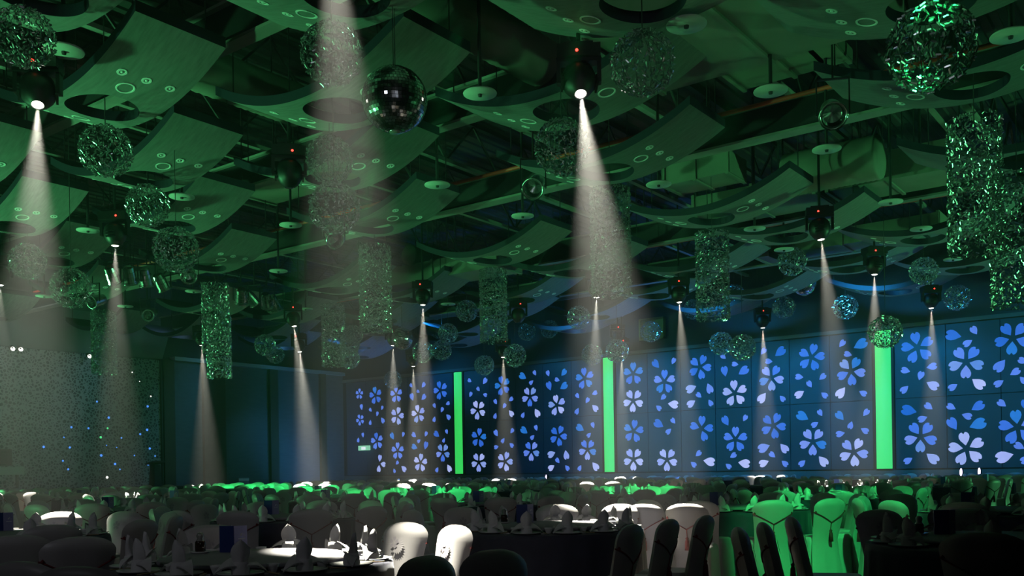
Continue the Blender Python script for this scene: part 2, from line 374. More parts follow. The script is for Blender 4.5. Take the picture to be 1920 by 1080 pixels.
# ---- stage-side wall
b = MB(); b.box(-8, YF + .3, 0, XW + .3, YF + .6, 10.6); fw = tag(obj('wall_back', b.mesh('wall_back', M_seam)), kind='structure')
for xa, xb in ((26.0, 27.62), (28.86, 31.65), (32.17, 35.13), (35.51, 36.95)):
    b = MB(); b.box(xa, YF + .1, 0, xb, YF + .3, 6.8); obj('wall_panel', b.mesh('wall_panel', M_farwall), fw)
for xa, xb in ((25.35, 26.0), (27.62, 28.86), (31.65, 32.17), (35.13, 35.51)):
    b = MB(); b.box(xa, YF - .1, 0, xb, YF + .3, 6.8); obj('pilaster', b.mesh('pilaster', M_farpost), fw)
b = MB(); b.box(26.0, YF - .16, 6.80, 36.9, YF + .3, 6.98); tag(obj('trim_1', b.mesh('trim_1', M_trim)), kind='structure')
b = MB()                                              # stage soffit, slopes back to the screen
b.add([(-8, YF - .6, 8.6), (25.6, YF - .6, 8.5), (25.6, YF + .3, 6.8), (-8, YF + .3, 6.8), (-8, YF - .6, 10.4), (25.6, YF - .6, 10.4), (25.6, YF + .3, 10.4), (-8, YF + .3, 10.4)],
      [(3, 2, 1, 0), (4, 5, 6, 7), (0, 1, 5, 4), (1, 2, 6, 5), (2, 3, 7, 6), (3, 0, 4, 7)])
tag(obj('trim_2', b.mesh('trim_2', M_soffit)), kind='structure')
b = MB(); b.box(-8, 36.6, 0, 25.6, YF + .3, .82)
tag(obj('stage', b.mesh('stage', M_stage), None), kind='structure')
t = thing('stage_backdrop', (12, YF, .82), 'grey net-patterned stage backdrop at the left end of the hall', 'backdrop')
b = MB(); b.box(-18, .05, 0, 13.3, .15, 5.93); obj('screen', b.mesh('screen', M_net), t)
b = MB(); b.box(13.3, -.1, 0, 13.42, .2, 5.95); obj('frame', b.mesh('frame', M_frame), t)
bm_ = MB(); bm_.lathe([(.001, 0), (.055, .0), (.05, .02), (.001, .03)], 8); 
ME_dot = {k: bm_.mesh('projected_light_dot', m_) for k, m_ in (('b', M_dotb), ('g', M_dotg), ('w', M_bulb_dot))}  # glowing discs in place of light spots projected by the mirror ball
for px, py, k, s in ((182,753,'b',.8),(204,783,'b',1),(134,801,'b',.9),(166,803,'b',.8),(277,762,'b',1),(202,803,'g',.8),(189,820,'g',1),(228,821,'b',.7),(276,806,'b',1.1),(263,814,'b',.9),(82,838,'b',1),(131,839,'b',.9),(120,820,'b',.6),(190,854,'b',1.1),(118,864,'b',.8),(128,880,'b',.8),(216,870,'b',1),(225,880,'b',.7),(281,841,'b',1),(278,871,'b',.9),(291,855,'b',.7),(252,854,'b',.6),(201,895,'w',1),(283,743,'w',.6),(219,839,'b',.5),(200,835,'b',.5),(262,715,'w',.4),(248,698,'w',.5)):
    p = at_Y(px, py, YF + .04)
    obj('projected_light_dot', ME_dot[k], t, (p.x - 12, .05, p.z - .82), (PI / 2, 0, 0), (s, s, s))
for i, (px, py) in enumerate(((24, 654), (39, 655), (168, 668))):
    p = at_Y(px, py, YF - .42); b = MB(); b.lathe([(.001, -.06), (.08, -.05), (.10, .0), (.08, .12), (.001, .14)], 12)
    t = thing('soffit_downlight', p, ['small lit downlight at the far left of the stage soffit', 'small lit downlight second from left on the stage soffit', 'small lit downlight above the crystal column by the stage'][i], 'downlight', 'stage soffit downlights')
    b2 = MB(); b2.lathe([(.001, -.02), (.085, -.02), (.085, .02)], 12); obj('bulb', b2.mesh('bulb', M_bulb_dot), t, rot=(PI / 2 * .8, 0, 0)); obj('housing', b.mesh('housing', M_black), t, (0, .12, .02))
# lectern
t = thing('lectern', (24.15, 38.7, .82), 'dark wooden lectern at the right end of the stage', 'lectern', rz=.2)
b = MB(); b.add([(-.22, -.18, 0), (.22, -.18, 0), (.22, .18, 0), (-.22, .18, 0), (-.17, -.14, .98), (.17, -.14, .98), (.17, .14, .98), (-.17, .14, .98)], [(3, 2, 1, 0), (4, 5, 6, 7), (0, 1, 5, 4), (1, 2, 6, 5), (2, 3, 7, 6), (3, 0, 4, 7)]); obj('pedestal', b.mesh('pedestal', M_lect), t)
b = MB(); b.add([(-.36, -.25, 1.08), (.36, -.25, 1.08), (.36, .25, .98), (-.36, .25, .98), (-.36, -.25, 1.16), (.36, -.25, 1.16), (.36, .25, 1.04), (-.36, .25, 1.04)], [(3, 2, 1, 0), (4, 5, 6, 7), (0, 1, 5, 4), (1, 2, 6, 5), (2, 3, 7, 6), (3, 0, 4, 7)]); obj('desk_top', b.mesh('desk_top', M_lect), t)
b = MB(); b.box(-.3, -.26, 0, .3, .26, .05); obj('base', b.mesh('base', M_lect), t)
# grand piano, partly out of frame
p = at_Y(8, 895, 38.0)
t = thing('grand_piano', (p.x - .5, 38.0, .82), 'dark grand piano with raised lid at the left edge of the stage', 'piano')
b = MB(); b.add([(-1.0 + .0, -.6, z) for z in (.62, .92)] + [(1.0, -.6, z) for z in (.62, .92)] + [(1.0, .2, z) for z in (.62, .92)] + [(.2, .9, z) for z in (.62, .92)] + [(-1.0, .9, z) for z in (.62, .92)], [(0, 2, 3, 1), (2, 4, 5, 3), (4, 6, 7, 5), (6, 8, 9, 7), (8, 0, 1, 9), (1, 3, 5, 7, 9), (8, 6, 4, 2, 0)]); obj('body', b.mesh('body', M_trim), t)
b = MB(); b.add([(-1.0, .9, .94), (1.05, .5, .98), (.85, .1, 1.62), (-1.0, -.1, 1.75), (-1.0, .94, .94), (1.05, .54, .98), (.85, .14, 1.62), (-1.0, -.06, 1.75)], [(0, 1, 2, 3), (7, 6, 5, 4), (0, 4, 5, 1), (1, 5, 6, 2), (2, 6, 7, 3), (3, 7, 4, 0)]); obj('lid', b.mesh('lid', M_black), t)
for lx, ly in ((-.8, -.4), (.8, -.4), (-.2, .7)):
    b = MB(); b.bar((lx, ly, 0), (lx, ly, .62), .05, 8, r2=.07); obj('leg', b.mesh('leg', M_black), t)
# signs
p = at_X(683, 840, XW - .1)
t = thing('exit_sign', p, 'small glowing green and white exit sign by the stage corner', 'sign', rz=0)
b = MB(); b.box(-.06, -.42, -.13, .06, .42, .13); obj('housing', b.mesh('housing', M_exit), t)
b = MB(); b.box(-.07, -.16, -.10, -.06, .16, .06); obj('white_field', b.mesh('white_field', M_exitw), t)
p = at_Y(456, 901, YF)
t = thing('wall_notice', p, 'pale notice board low on the grey wall behind the green chairs', 'notice')
b = MB(); b.box(-.32, -.06, -.18, .32, .1, .14); obj('board', b.mesh('board', M_trim), t)
b = MB(); b.box(-.30, -.08, -.02, .30, -.06, .10); obj('sheet', b.mesh('sheet', M_china), t)

# ================================================================== CEILING STEEL, DUCTS
def ibeam(name, a, b_, h, wf, m, label, grp):
    a, b_ = Vector(a), Vector(b_); t = thing(name, a, label, 'beam', grp)
    d = b_ - a; along_y = abs(d.y) > abs(d.x); L = d.length
    def bx(u0, u1, z0, z1):
        q = MB()
        if along_y: q.box(u0, 0, z0, u1, L, z1)
        else: q.box(0, u0, z0, L, u1, z1)
        return q
    obj('bottom_flange', bx(-wf / 2, wf / 2, 0, .05).mesh('bottom_flange', m), t)
    obj('web', bx(-.03, .03, .05, h - .05).mesh('web', M_dsteel), t)
    obj('top_flange', bx(-wf / 2, wf / 2, h - .05, h).mesh('top_flange', m), t)
    return t
GX = [4.6, 9.25, 14.1, 18.3, 24.9, 29.95]
for i, x in enumerate(GX):
    ibeam('steel_girder', (x, -10, 8.15 if x < 18 else 7.95), (x, 39.2, 8.15 if x < 18 else 7.95), .7, .26 if x != 18.3 else .34, M_steel,
          f'pale steel roof girder, {ORD[len(GX) - 1 - i]} from the blossom wall', 'roof girders')
def truss(yv, idx, n_tot):
    t = thing('roof_truss', (0, yv, 9.15), f'dark steel cross truss, {ORD[n_tot - 1 - idx]} from the stage wall', 'truss', 'roof cross trusses')
    b = MB(); b.box(2, -.07, 0, 36.9, .07, .09); obj('bottom_chord', b.mesh('bottom_chord', M_steel), t)
    b = MB(); b.box(2, -.07, 1.2, 36.9, .07, 1.3); obj('top_chord', b.mesh('top_chord', M_dsteel), t)
    me_a = MB(); me_a.bar((0, 0, .08), (1.1, 0, 1.22), .035, 4, smooth=False); me_a = me_a.mesh('web_brace', M_dsteel)
    me_b = MB(); me_b.bar((1.1, 0, 1.22), (2.2, 0, .08), .035, 4, smooth=False); me_b = me_b.mesh('web_brace', M_dsteel)
    for k in range(15):
        obj('web_brace', me_a, t, (2.6 + 2.2 * k, 0, 0)); obj('web_brace', me_b, t, (2.6 + 2.2 * k, 0, 0))
TY = [1.5, 4.4, 7.2, 10.0, 12.8, 15.6, 18.4, 22.5, 26.8, 31, 35]
for i, yv in enumerate(TY): truss(yv, i, len(TY))
# pipes
for i, (x, z, y0, y1) in enumerate(((17.45, 8.35, -6, 36), (15.1, 8.7, 2, 30), (27.4, 8.6, -6, 34))):
    t = thing('sprinkler_pipe', (x, y0, z), ['red sprinkler pipe along the pale middle girder', 'red sprinkler pipe high above the nearer ceiling panels', 'red sprinkler pipe beyond the middle girder'][i], 'pipe', 'sprinkler pipes')
    b = MB(); b.bar((0, 0, 0), (0, y1 - y0, 0), .045, 8); obj('pipe', b.mesh('pipe', M_pipe_red), t)
    me = MB(); me.bar((0, 0, 0), (0, 0, 10.5 - z), .012, 5); me.lathe([(.06, -.05), (.06, .05)], 8); me = me.mesh('hanger', M_dsteel)
    for k in range(int((y1 - y0) / 4)): obj('hanger', me, t, (0, 2 + 4 * k, 0))
for i, (x0, y0, x1, y1, z) in enumerate(((8, 5.9, 20, 5.9, 8.9), (10, 12.4, 20, 12.4, 8.95), (7, 18.8, 20, 18.8, 8.9), (19, 4.9, 33, 4.9, 8.9), (19, 13.4, 33, 13.4, 8.9))):
    t = thing('conduit', (x0, y0, z), 'thin pale conduit crossing the roof space, ' + ORD[i] + ' from the right', 'conduit', 'roof conduits')
    b = MB(); b.box(0, -.05, 0, x1 - x0, .05, .06); obj('tray', b.mesh('tray', M_steel), t)
    b = MB()
    for k in range(4): b.bar(((x1 - x0) * (k + .5) / 4, 0, .05), ((x1 - x0) * (k + .5) / 4, 0, 10.45 - z), .018, 5)
    obj('hangers', b.mesh('hangers', M_dsteel), t)
# ducts and air units, placed from the picture (pixel, height)
DUCT = [((1385, 60), 8.7, 2.6, 4.0, .9, 'large pale green-lit air duct above the right front panels'),
        ((1460, 115), 8.9, 1.7, 2.2, .6, 'square pale duct branch beside the large front duct'),
        ((1680, 350), 8.6, 1.4, 3.0, .7, 'pale box duct under the roof at the right'),
        ((1430, 395), 8.3, 1.5, 3.4, .5, 'long pale air duct behind the right-hand black spotlight'),
        ((1590, 465), 8.2, 1.2, 5.5, .5, 'long pale duct between two far beam lights at right'),
        ((835, 527), 8.2, 1.3, 5.5, .6, 'long pale green duct above the middle crystal columns'),
        ((1015, 562), 8.2, 1.4, 5.0, .6, 'pale green duct right of the thin crystal column'),
        ((800, 595), 8.2, 1.4, 6.0, .6, 'pale duct far back behind the small mirror ball'),
        ((870, 648), 8.2, 1.6, 6.0, .6, 'grey duct farthest back above the first green pillar'),
        ((1060, 625), 8.0, 1.6, 5.0, .6, 'grey duct far back above the middle green pillar'),
        ((1320, 345), 8.3, 1.0, 1.8, .5, 'small duct box beyond the middle girder'),
        ((560, 345), 8.9, 1.6, 4.0, .6, 'pale duct behind the unlit black moving head')]
for (px, py), z, wx, ly, hh, lab in DUCT:
    for k in range(24):
        p = at_z(px, py, z)
        if all(abs(p.x - g) > wx / 2 + .25 for g in GX): break
        z -= .04
    hh = min(hh, 9.1 - z)
    t = thing('air_duct', p, lab, 'duct', 'roof air ducts')
    b = MB(); b.box(-wx / 2, -ly / 2, 0, wx / 2, ly / 2, hh); obj('duct_body', b.mesh('duct_body', M_duct), t)
    for s in (-1, 0, 1):
        b = MB(); b.box(-wx / 2 - .04, s * (ly / 2 - .06) - .04, -.04, wx / 2 + .04, s * (ly / 2 - .06) + .04, hh + .04); obj('joint_flange', b.mesh('joint_flange', M_duct), t)
    for sx in (-1, 1):
        b = MB(); b.bar((sx * wx * .45, 0, hh), (sx * wx * .45, 0, 10.5 - z), .015, 5); obj('hanger_rod', b.mesh('hanger_rod', M_dsteel), t)
for i, (pa, z, L, r, axis) in enumerate((((880, 40), 8.8, 4.5, .42, 'x'), ((430, 150), 9.0, 3.4, .42, 'x'), ((1560, 312), 8.4, 2.2, .5, 'y'), ((800, 486), 8.6, 1.8, .33, 'x'))):
    p = at_z(*pa, z); t = thing('flexible_duct', p, ['fat round flexible duct near the top centre of the ceiling', 'dark round flexible duct behind the tallest near panel', 'rounded pale duct end above the right hanging disc', 'short pale round duct behind the slender crystal column'][i], 'duct', 'flexible ducts')
    b = MB(); nseg = 36
    prof = [(r * (1 + .04 * (k % 2)), -L / 2 + L * k / nseg) for k in range(nseg + 1)]
    b.lathe([(.001, -L / 2)] + prof + [(.001, L / 2)], 18)
    obj('hose', b.mesh('hose', M_duct), t, rot=(0, PI / 2, 0) if axis == 'x' else (PI / 2, 0, 0))
    for s in (-1, 1):
        b = MB(); b.bar((0, 0, 0), (0, 0, 10.47 - z), .015, 5); obj('strap', b.mesh('strap', M_dsteel), t, (s * L * .3, 0, 0) if axis == 'x' else (0, s * L * .3, 0))

# ================================================================== CURVED CEILING PANELS
PW, PLEN, PTH, HOLE, CURV = .74, 2.2, .16, .55, .125
def panel_mesh():
    zf = lambda y: CURV * y * y
    b = MB(); NS = 40
    def ringpt(k, f):
        t = 2 * PI * k / NS; c, s = math.cos(t), math.sin(t)
        q = PW / max(abs(c), abs(s))
        return (c * (HOLE + (q - HOLE) * f), s * (HOLE + (q - HOLE) * f))
    for top in (0, 1):
        off = PTH * top
        vs_ = []
        for j in range(4):
            for k in range(NS):
                x, y = ringpt(k, j / 3); vs_.append((x, y, zf(y) + off))
        fs = []
        for j in range(3):
            for k in range(NS):
                a, c = j * NS + k, j * NS + (k + 1) % NS
                f = (a, a + NS, c + NS, c); fs.append(f[::-1] if not top else f)
        b.add(vs_, fs, top, True)
        for s in (-1, 1):
            b.grid(lambda u, v: (PW * (2 * u - 1), s * (PW + (PLEN - PW) * v), zf(PW + (PLEN - PW) * v) + off), 4, 10, top, True, flip=(top == 0) == (s > 0))
    # edges
    for s in (-1, 1):
        b.grid(lambda u, v: (s * PW, PLEN * (2 * u - 1), zf(PLEN * (2 * u - 1)) + PTH * v), 28, 1, 1, True)
        b.grid(lambda u, v: (PW * (2 * u - 1), s * PLEN, zf(PLEN) + PTH * v), 1, 1, 1)
    b.grid(lambda u, v: (HOLE * math.cos(2 * PI * u), HOLE * math.sin(2 * PI * u), zf(HOLE * math.sin(2 * PI * u)) + PTH * v), NS, 1, 1, True)
    return b.mesh('sheet', M_panel, M_edge)
ME_SHEET = panel_mesh()
def down_mesh(r, name):
    b = MB(); b.lathe([(r, .0), (r * .98, -.007), (r * .60, -.007), (r * .55, .0)], 18, 0, False)
    b.lathe([(r * .55, 0), (r * .48, .012), (r * .30, .016)], 18, 1); b.lathe([(r * .30, .016), (r * .29, -.008), (.001, -.010)], 14, 0)
    return b.mesh(name, M_rim, M_refl)
ME_D1, ME_D2 = down_mesh(.078, 'downlight'), None
b = MB(); b.lathe([(.145, .0), (.143, -.008), (.120, -.008), (.115, .0)], 22, 0, False); b.lathe([(.115, 0), (.09, .010), (.05, .018), (.001, .02)], 22, 1)
ME_D2 = b.mesh('large_downlight', M_rim, M_refl)
b = MB(); b.bar((0, 0, 0), (0, 0, 2.2), .012, 5); ME_ROD = b.mesh('hanger_rod', M_dsteel)
Z0 = 7.2
rows = []
for x, ys in ((3.2, 8.5), (5.65, 5.75), (8.0, 2.9), (10.45, 5.75), (12.85, 2.9)):
    rows.append((x, ys, 5.62))
for k, x in enumerate((16.0, 20.65, 23.6, 26.2, 28.7, 31.2, 33.7)):
    rows.append((x, (3.06, 3.0, 2.3, -.4, 2.3, -.4, 2.3)[k], 6.62))
rows_v = []
for x, ys, per in rows:
    r_ = []
    yv = ys - per * 3
    while yv < 37.2:
        ok = False
        for dx in (-PW, PW):
            for dy, dz in ((-PLEN, .6), (0, 0), (PLEN, .6)):
                q = project((x + dx, yv + dy, Z0 + dz))
                if -40 < q[0] < 1960 and -60 < q[1] < 1080 and q[2] > 2: ok = True
        if ok: r_.append(yv)
        yv += per
    rows_v.append((x, r_))
nrows = len(rows_v)
for i, (x, ylist) in enumerate(rows_v):
    for j, yv in enumerate(ylist):
        rowname = ORD[nrows - 1 - i]; col = ORD[len(ylist) - 1 - j]
        t = thing('ceiling_panel', (x, yv, Z0), f'curved ceiling sheet with round hole, {rowname} row from blossom wall, {col} from stage', 'ceiling panel', 'curved hanging ceiling panels')
        obj('sheet', ME_SHEET, t)
        q = project((x, yv, Z0))
        if q[2] < 34:
            for s in (-1, 1):
                for dx in (-.40, 0, .40):
                    yy = s * 1.16; obj('downlight', ME_D1, t, (dx + .06, yy, CURV * yy * yy), (math.atan(2 * CURV * yy), 0, 0))
                yy = s * .84; obj('large_downlight', ME_D2, t, (-.10 if s < 0 else .10, yy, CURV * yy * yy), (math.atan(2 * CURV * yy), 0, 0))
        for sx in (-1, 1):
            for sy in (-1, 1):
                obj('hanger_rod', ME_ROD, t, (sx * .6, sy * 1.9, CURV * 1.9 ** 2 + PTH))

def roof_z(x, y, top=10.475, rad=.0):
    """underside of whatever sheet hangs over (x, y), else the deck"""
    for px_, yl in rows_v:
        if abs(x - px_) < PW + rad:
            for yv in yl:
                if abs(y - yv) < PLEN + rad:
                    if math.hypot(x - px_, y - yv) < HOLE - .06 and rad == 0: continue
                    return Z0 + CURV * max(0, abs(y - yv) - rad) ** 2
    return top
# hanging white discs
b = MB(); b.lathe([(.001, 0), (.26, .0), (.265, .015), (.255, .03), (.001, .04)], 28); ME_DISC = b.mesh('disc', M_disc)
b = MB(); b.lathe([(.001, -.04), (.03, -.035), (.035, .0)], 10); ME_BOLT = b.mesh('centre_bolt', M_dsteel)
b = MB(); b.bar((0, 0, 0), (0, 0, 1), .03, 8); ME_STEM = b.mesh('stem', M_dsteel)
DISCS = [(120,97,'beside the left front crystal ball'),(900,177,'right of the big mirror ball'),(1445,172,'under the square duct at right'),(1287,48,'at the top, right of centre'),(1550,281,'under the rounded pale duct'),(1235,347,'right of the first white beam at centre'),(980,406,'below the pale girder at centre'),(820,348,'left of the pale girder at centre'),(1670,380,'beside the far right box duct'),(341,370,'right of the left-hand crystal ball'),(1895,68,'at the top right corner'),(1727,430,'above the far right crystal ball'),(545,423,'left of the middle crystal ball'),(522,509,'above the right row of silver lamps'),(363,547,'beside the left tall crystal column'),(1470,469,'right of the mid-right crystal column'),(840,571,'beside the narrow central beam'),(1415,430,'behind the mid-right crystal column'),(1787,487,'left of the far right crystal column'),(165,433,'left of the leftmost far moving head'),(83,556,'above the stage soffit at left'),(235,575,'above the stage soffit'),(1160,545,'right of the big central crystal column'),(573,580,'right of the silver lamp row')]
for px, py, lab in DISCS:
    z = 7.2
    while z > 6.6 and roof_z(at_z(px, py, z).x, at_z(px, py, z).y, rad=.27) < z + .1: z -= .05
    p = at_z(px, py, z); t = thing('ceiling_disc', p, 'round white disc on a stem ' + lab, 'ceiling disc', 'hanging white discs')
    obj('disc', ME_DISC, t); obj('centre_bolt', ME_BOLT, t); obj('stem', ME_STEM, t, (0, 0, .03), None, (1, 1, roof_z(p.x, p.y) - p.z - .03))

# ================================================================== MOVING HEADS WITH BEAMS
b = MB(); b.box(-.30, -.17, .55, .30, .17, .72); b.box(-.20, -.13, .72, .20, .13, .76); ME_BASE = b.mesh('base', M_black)
b = MB(); b.box(-.31, -.07, .22, -.255, .07, .52); b.box(.255, -.07, .22, .31, .07, .52); b.box(-.31, -.10, .50, .31, .10, .56); ME_YOKE = b.mesh('yoke', M_black)
b = MB(); b.lathe([(.085, .0), (.105, .015), (.16, .06), (.225, .16), (.24, .28), (.215, .40), (.15, .47), (.001, .49)], 20); b.lathe([(.085, 0), (.07, .02), (.001, .03)], 20)
for k in range(6): b.box(-.255 if k < 3 else .225, -.10, .14 + .06 * (k % 3), -.225 if k < 3 else .255, .10, .17 + .06 * (k % 3))
ME_HEAD = b.mesh('head', M_black)
b = MB(); b.lathe([(.001, -.006), (.06, -.004), (.075, .008)], 18); ME_LENS = b.mesh('lens', M_lens); b = MB(); b.lathe([(.001, -.006), (.06, -.004), (.075, .008)], 18); ME_LENSO = b.mesh('lens', M_lensoff)
b = MB(); b.lathe([(.001, -.018), (.017, -.014), (.021, 0)], 8); ME_LED = b.mesh('status_led', M_led)
b = MB(); b.bar((0, 0, 0), (0, 0, 1), .03, 8); ME_CLAMP = b.mesh('hanging_pole', M_black)
def moving_head(px, py, z, aim, lab, power=1.0, lit=True, size=18):
    while z > 5.8 and roof_z(at_z(px, py, z).x, at_z(px, py, z).y, rad=.28) < z + .82: z -= .04
    p = at_z(px, py, z)
    t = thing('moving_head', p, 'black moving head light ' + lab, 'stage light', 'moving head lights', TH - PI / 2 + R.uniform(-.25, .25))
    tilt = (0, 0, 0); d = Vector((0, 0, -1))
    if aim:
        q = at_depth(aim[0], aim[1], aim[2] if len(aim) > 2 else p.x * VX + p.y * VY); d = (q - p).normalized()
    lq = (Matrix.Rotation(-t.rotation_euler.z, 3, 'Z') @ d).to_track_quat('-Z', 'Y')
    tilt = lq.to_euler()
    piv = Vector((0, 0, .28)); off = piv - lq @ piv
    obj('base', ME_BASE, t); obj('yoke', ME_YOKE, t); obj('hanging_pole', ME_CLAMP, t, (0, 0, .75), None, (1, 1, roof_z(p.x, p.y) - p.z - .75))
    hd = obj('head', ME_HEAD, t, off, tilt); obj('lens', ME_LENS if lit else ME_LENSO, hd)
    obj('status_led', ME_LED, t, (R.uniform(-.1, .12), -.17, .62), (-PI / 2, 0, 0))
    if lit:
        l = bpy.data.lights.new('beam', 'SPOT'); l.energy = 52000 * power * (1 + max(0, (p.x * VX + p.y * VY - 12)) / 16); l.color = (1, .96, .80)
        l.spot_size = math.radians(size); l.spot_blend = 1.0; l.shadow_soft_size = .02
        o = bpy.data.objects.new('beam', l); C.objects.link(o); o.parent = hd; o.location = (0, 0, -.045)
HEADS = [(72,206,6.5,(50,990,10.8),'at the far left, with a steep beam',.9),(614,-190,6.5,(695,1020,6.9),'above the top edge, beam through the crystal balls',.78),
 (1086,187,6.5,(1185,985,10.3),'at top centre beside the crystal ball',1.2),(1537,450,6.5,(1595,905,21.3),'at right, below the pale duct',1.0),
 (1640,515,6.5,(1640,640),'above the widest green pillar',1.0),(1746,578,6.5,(1749,690),'lowest at the far right',.8),
 (1273,567,6.5,(1280,680),'left of the mid-right crystal column',.9),(793,572,6.5,(794,700),'above the left blossom panels',.9),
 (1430,615,6.5,(1434,730),'just above the blossom wall at right centre',.8),(943,670,5.9,(946,760),'under the slender crystal column',.7),
 (737,648,6.2,(738,740),'behind the small mirror ball',.7),(775,687,5.9,(776,760),'lowest one above the left blossoms',.6),
 (550,612,6.3,(569,760),'left of the stubby crystal column',.9),(561,660,6.2,(575,800),'farthest one near the stage-side wall',.8),
 (216,461,6.4,(218,600),'between two crystal balls at left',.75),(378,648,6.2,(383,760),'behind the tall left crystal column',.8),
 (0,535,6.4,(6,680),'cut by the left edge of the picture',.3),(1119,558,6.2,(1116,680),'hidden behind the big central crystal column',.9),
 (1166,668,5.9,(1166,760),'above the middle green pillar',.7)]
for h in HEADS: moving_head(h[0], h[1], h[2], h[3], h[4], h[5], size=16 if h[1] < 0 else 18)
moving_head(543, 352, 6.5, None, 'unlit, left of the stacked crystal balls', lit=False)
moving_head(972, 605, 6.5, None, 'unlit, right of the slender crystal column', lit=False)
moving_head(1158, 642, 6.6, None, 'unlit, far back over the middle pillar', lit=False)

# ================================================================== SILVER CAN LAMPS
b = MB(); b.lathe([(.001, .34), (.085, .34), (.118, .31), (.122, .22), (.132, .215), (.132, .12), (.138, .115), (.138, .0), (.15, -.005), (.15, -.03), (.125, -.03), (.11, .1), (.001, .16)], 18, 0, False); ME_CAN = b.mesh('barrel', M_chrome)
b = MB(); b.lathe([(.15, -.03), (.165, -.03), (.165, -.05), (.14, -.05), (.14, -.03)], 18); ME_RING = b.mesh('rim', M_chrome)
b = MB(); b.box(-.19, -.015, .0, -.175, .015, .42); b.box(.175, -.015, 0, .19, .015, .42); b.box(-.19, -.015, .41, .19, .015, .43); ME_YK = b.mesh('yoke', M_dsteel)
CANS = [(215,527,7.0,.6,'first from left in the left lamp row'),(245,528,7.0,.5,'second from left in the left lamp row'),(275,532,7.0,.5,'third from left in the left lamp row'),(308,540,7.0,.6,'right-hand end of the left lamp row'),
 (452,563,7.0,.8,'first from left in the right lamp row'),(477,567,7.0,.8,'second from left in the right lamp row'),(501,572,7.0,.8,'third from left in the right lamp row'),(518,576,7.0,.8,'right-hand end of the right lamp row'),
 (1000,353,7.4,1.0,'under the pale girder at the centre'),(1562,216,7.6,1.0,'beside the red pipe at the top right'),(627,449,7.3,1.0,'under the stacked crystal balls'),(354,518,7.2,1.0,'between the two silver lamp rows'),(174,566,7.0,1.2,'above the stage soffit at left'),(277,591,7.0,1.3,'hanging over the stage soffit')]
for px, py, z, tl, lab in CANS:
    while z > 6.2 and roof_z(at_z(px, py, z).x, at_z(px, py, z).y, rad=.3) < z + .66: z -= .05
    p = at_z(px, py, z); t = thing('can_lamp', p, 'silver can lamp ' + lab, 'lamp', 'silver can lamps', TH - PI / 2 + R.uniform(-.5, .5)); t.scale = (1.35, 1.35, 1.35)
    bb = obj('barrel', ME_CAN, t, rot=(tl if tl < .95 else -tl, 0, R.uniform(-.4, .4))); obj('rim', ME_RING, bb); obj('yoke', ME_YK, t); obj('drop_rod', ME_STEM, t, (0, 0, .42), None, (.4, .4, (roof_z(p.x, p.y) - p.z) / 1.35 - .42))
for i, (a, c) in enumerate((((195, 500), (330, 527)), ((435, 540), (545, 565)))):
    p, q = at_z(*a, 8.05), at_z(*c, 8.05); t = thing('lighting_bar', p, ['thin bar carrying the left row of silver lamps', 'thin bar carrying the right row of silver lamps'][i], 'bar', 'lighting bars')
    b = MB(); b.bar((0, 0, 0), q - p, .03, 8); obj('tube', b.mesh('tube', M_steel), t)
    for f in (.1, .9):
        b = MB(); b.bar((q - p) * f, (q - p) * f + Vector((0, 0, 2.7)), .012, 5); obj('drop_wire', b.mesh('drop_wire', M_dsteel), t)

# ================================================================== CRYSTAL BALLS, COLUMNS, MIRROR BALLS
def crystals(n, kind, seed, rod=.032, thick=.0065):
    rr = random.Random(seed); b = MB()
    for k in range(n):
        if kind == 'ball':
            zc = 1 - 2 * (k + .5) / n; ph = k * 2.399963 + rr.uniform(-.3, .3); q = math.sqrt(max(0, 1 - zc * zc))
            nrm = Vector((q * math.cos(ph), q * math.sin(ph), zc)); c = nrm * (.42 * rr.uniform(.93, 1.02))
        else:
            ph = rr.uniform(0, 2 * PI); nrm = Vector((math.cos(ph), math.sin(ph), 0))
            c = nrm * (.40 * rr.uniform(.92, 1.0)); c.z = rr.uniform(-1.05, 1.05)
        d = Vector((rr.gauss(0, 1), rr.gauss(0, 1), rr.gauss(0, 1))); d = (d - nrm * d.dot(nrm) * .5).normalized()
        L = rod * rr.uniform(.7, 1.35)
        b.bar(c - d * L, c + d * L, thick, 4, smooth=False, cap=False)
    return b.mesh('crystals', M_crystal)
ME_B = [crystals(620, 'ball', 1, .024, .011), crystals(620, 'ball', 2, .024, .011)]
ME_BF = crystals(520, 'ball', 3, .026, .013)
ME_CO = [crystals(2300, 'col', 4, .024, .0115), crystals(2000, 'col', 5, .026, .013)]
b = MB()
for k in range(6):
    t0 = PI * k / 6
    prev = None
    for j in range(25):
        a = 2 * PI * j / 24; p = (.385 * math.cos(a) * math.cos(t0), .385 * math.cos(a) * math.sin(t0), .385 * math.sin(a))
        if prev: b.bar(prev, p, .004, 3, cap=False)
        prev = p
ME_CAGE = b.mesh('wire_cage', M_wire)
b = MB(); b.bar((0, 0, 0), (0, 0, 4.6), .008, 4, cap=False); ME_WIRE = b.mesh('suspension_wire', M_wire)
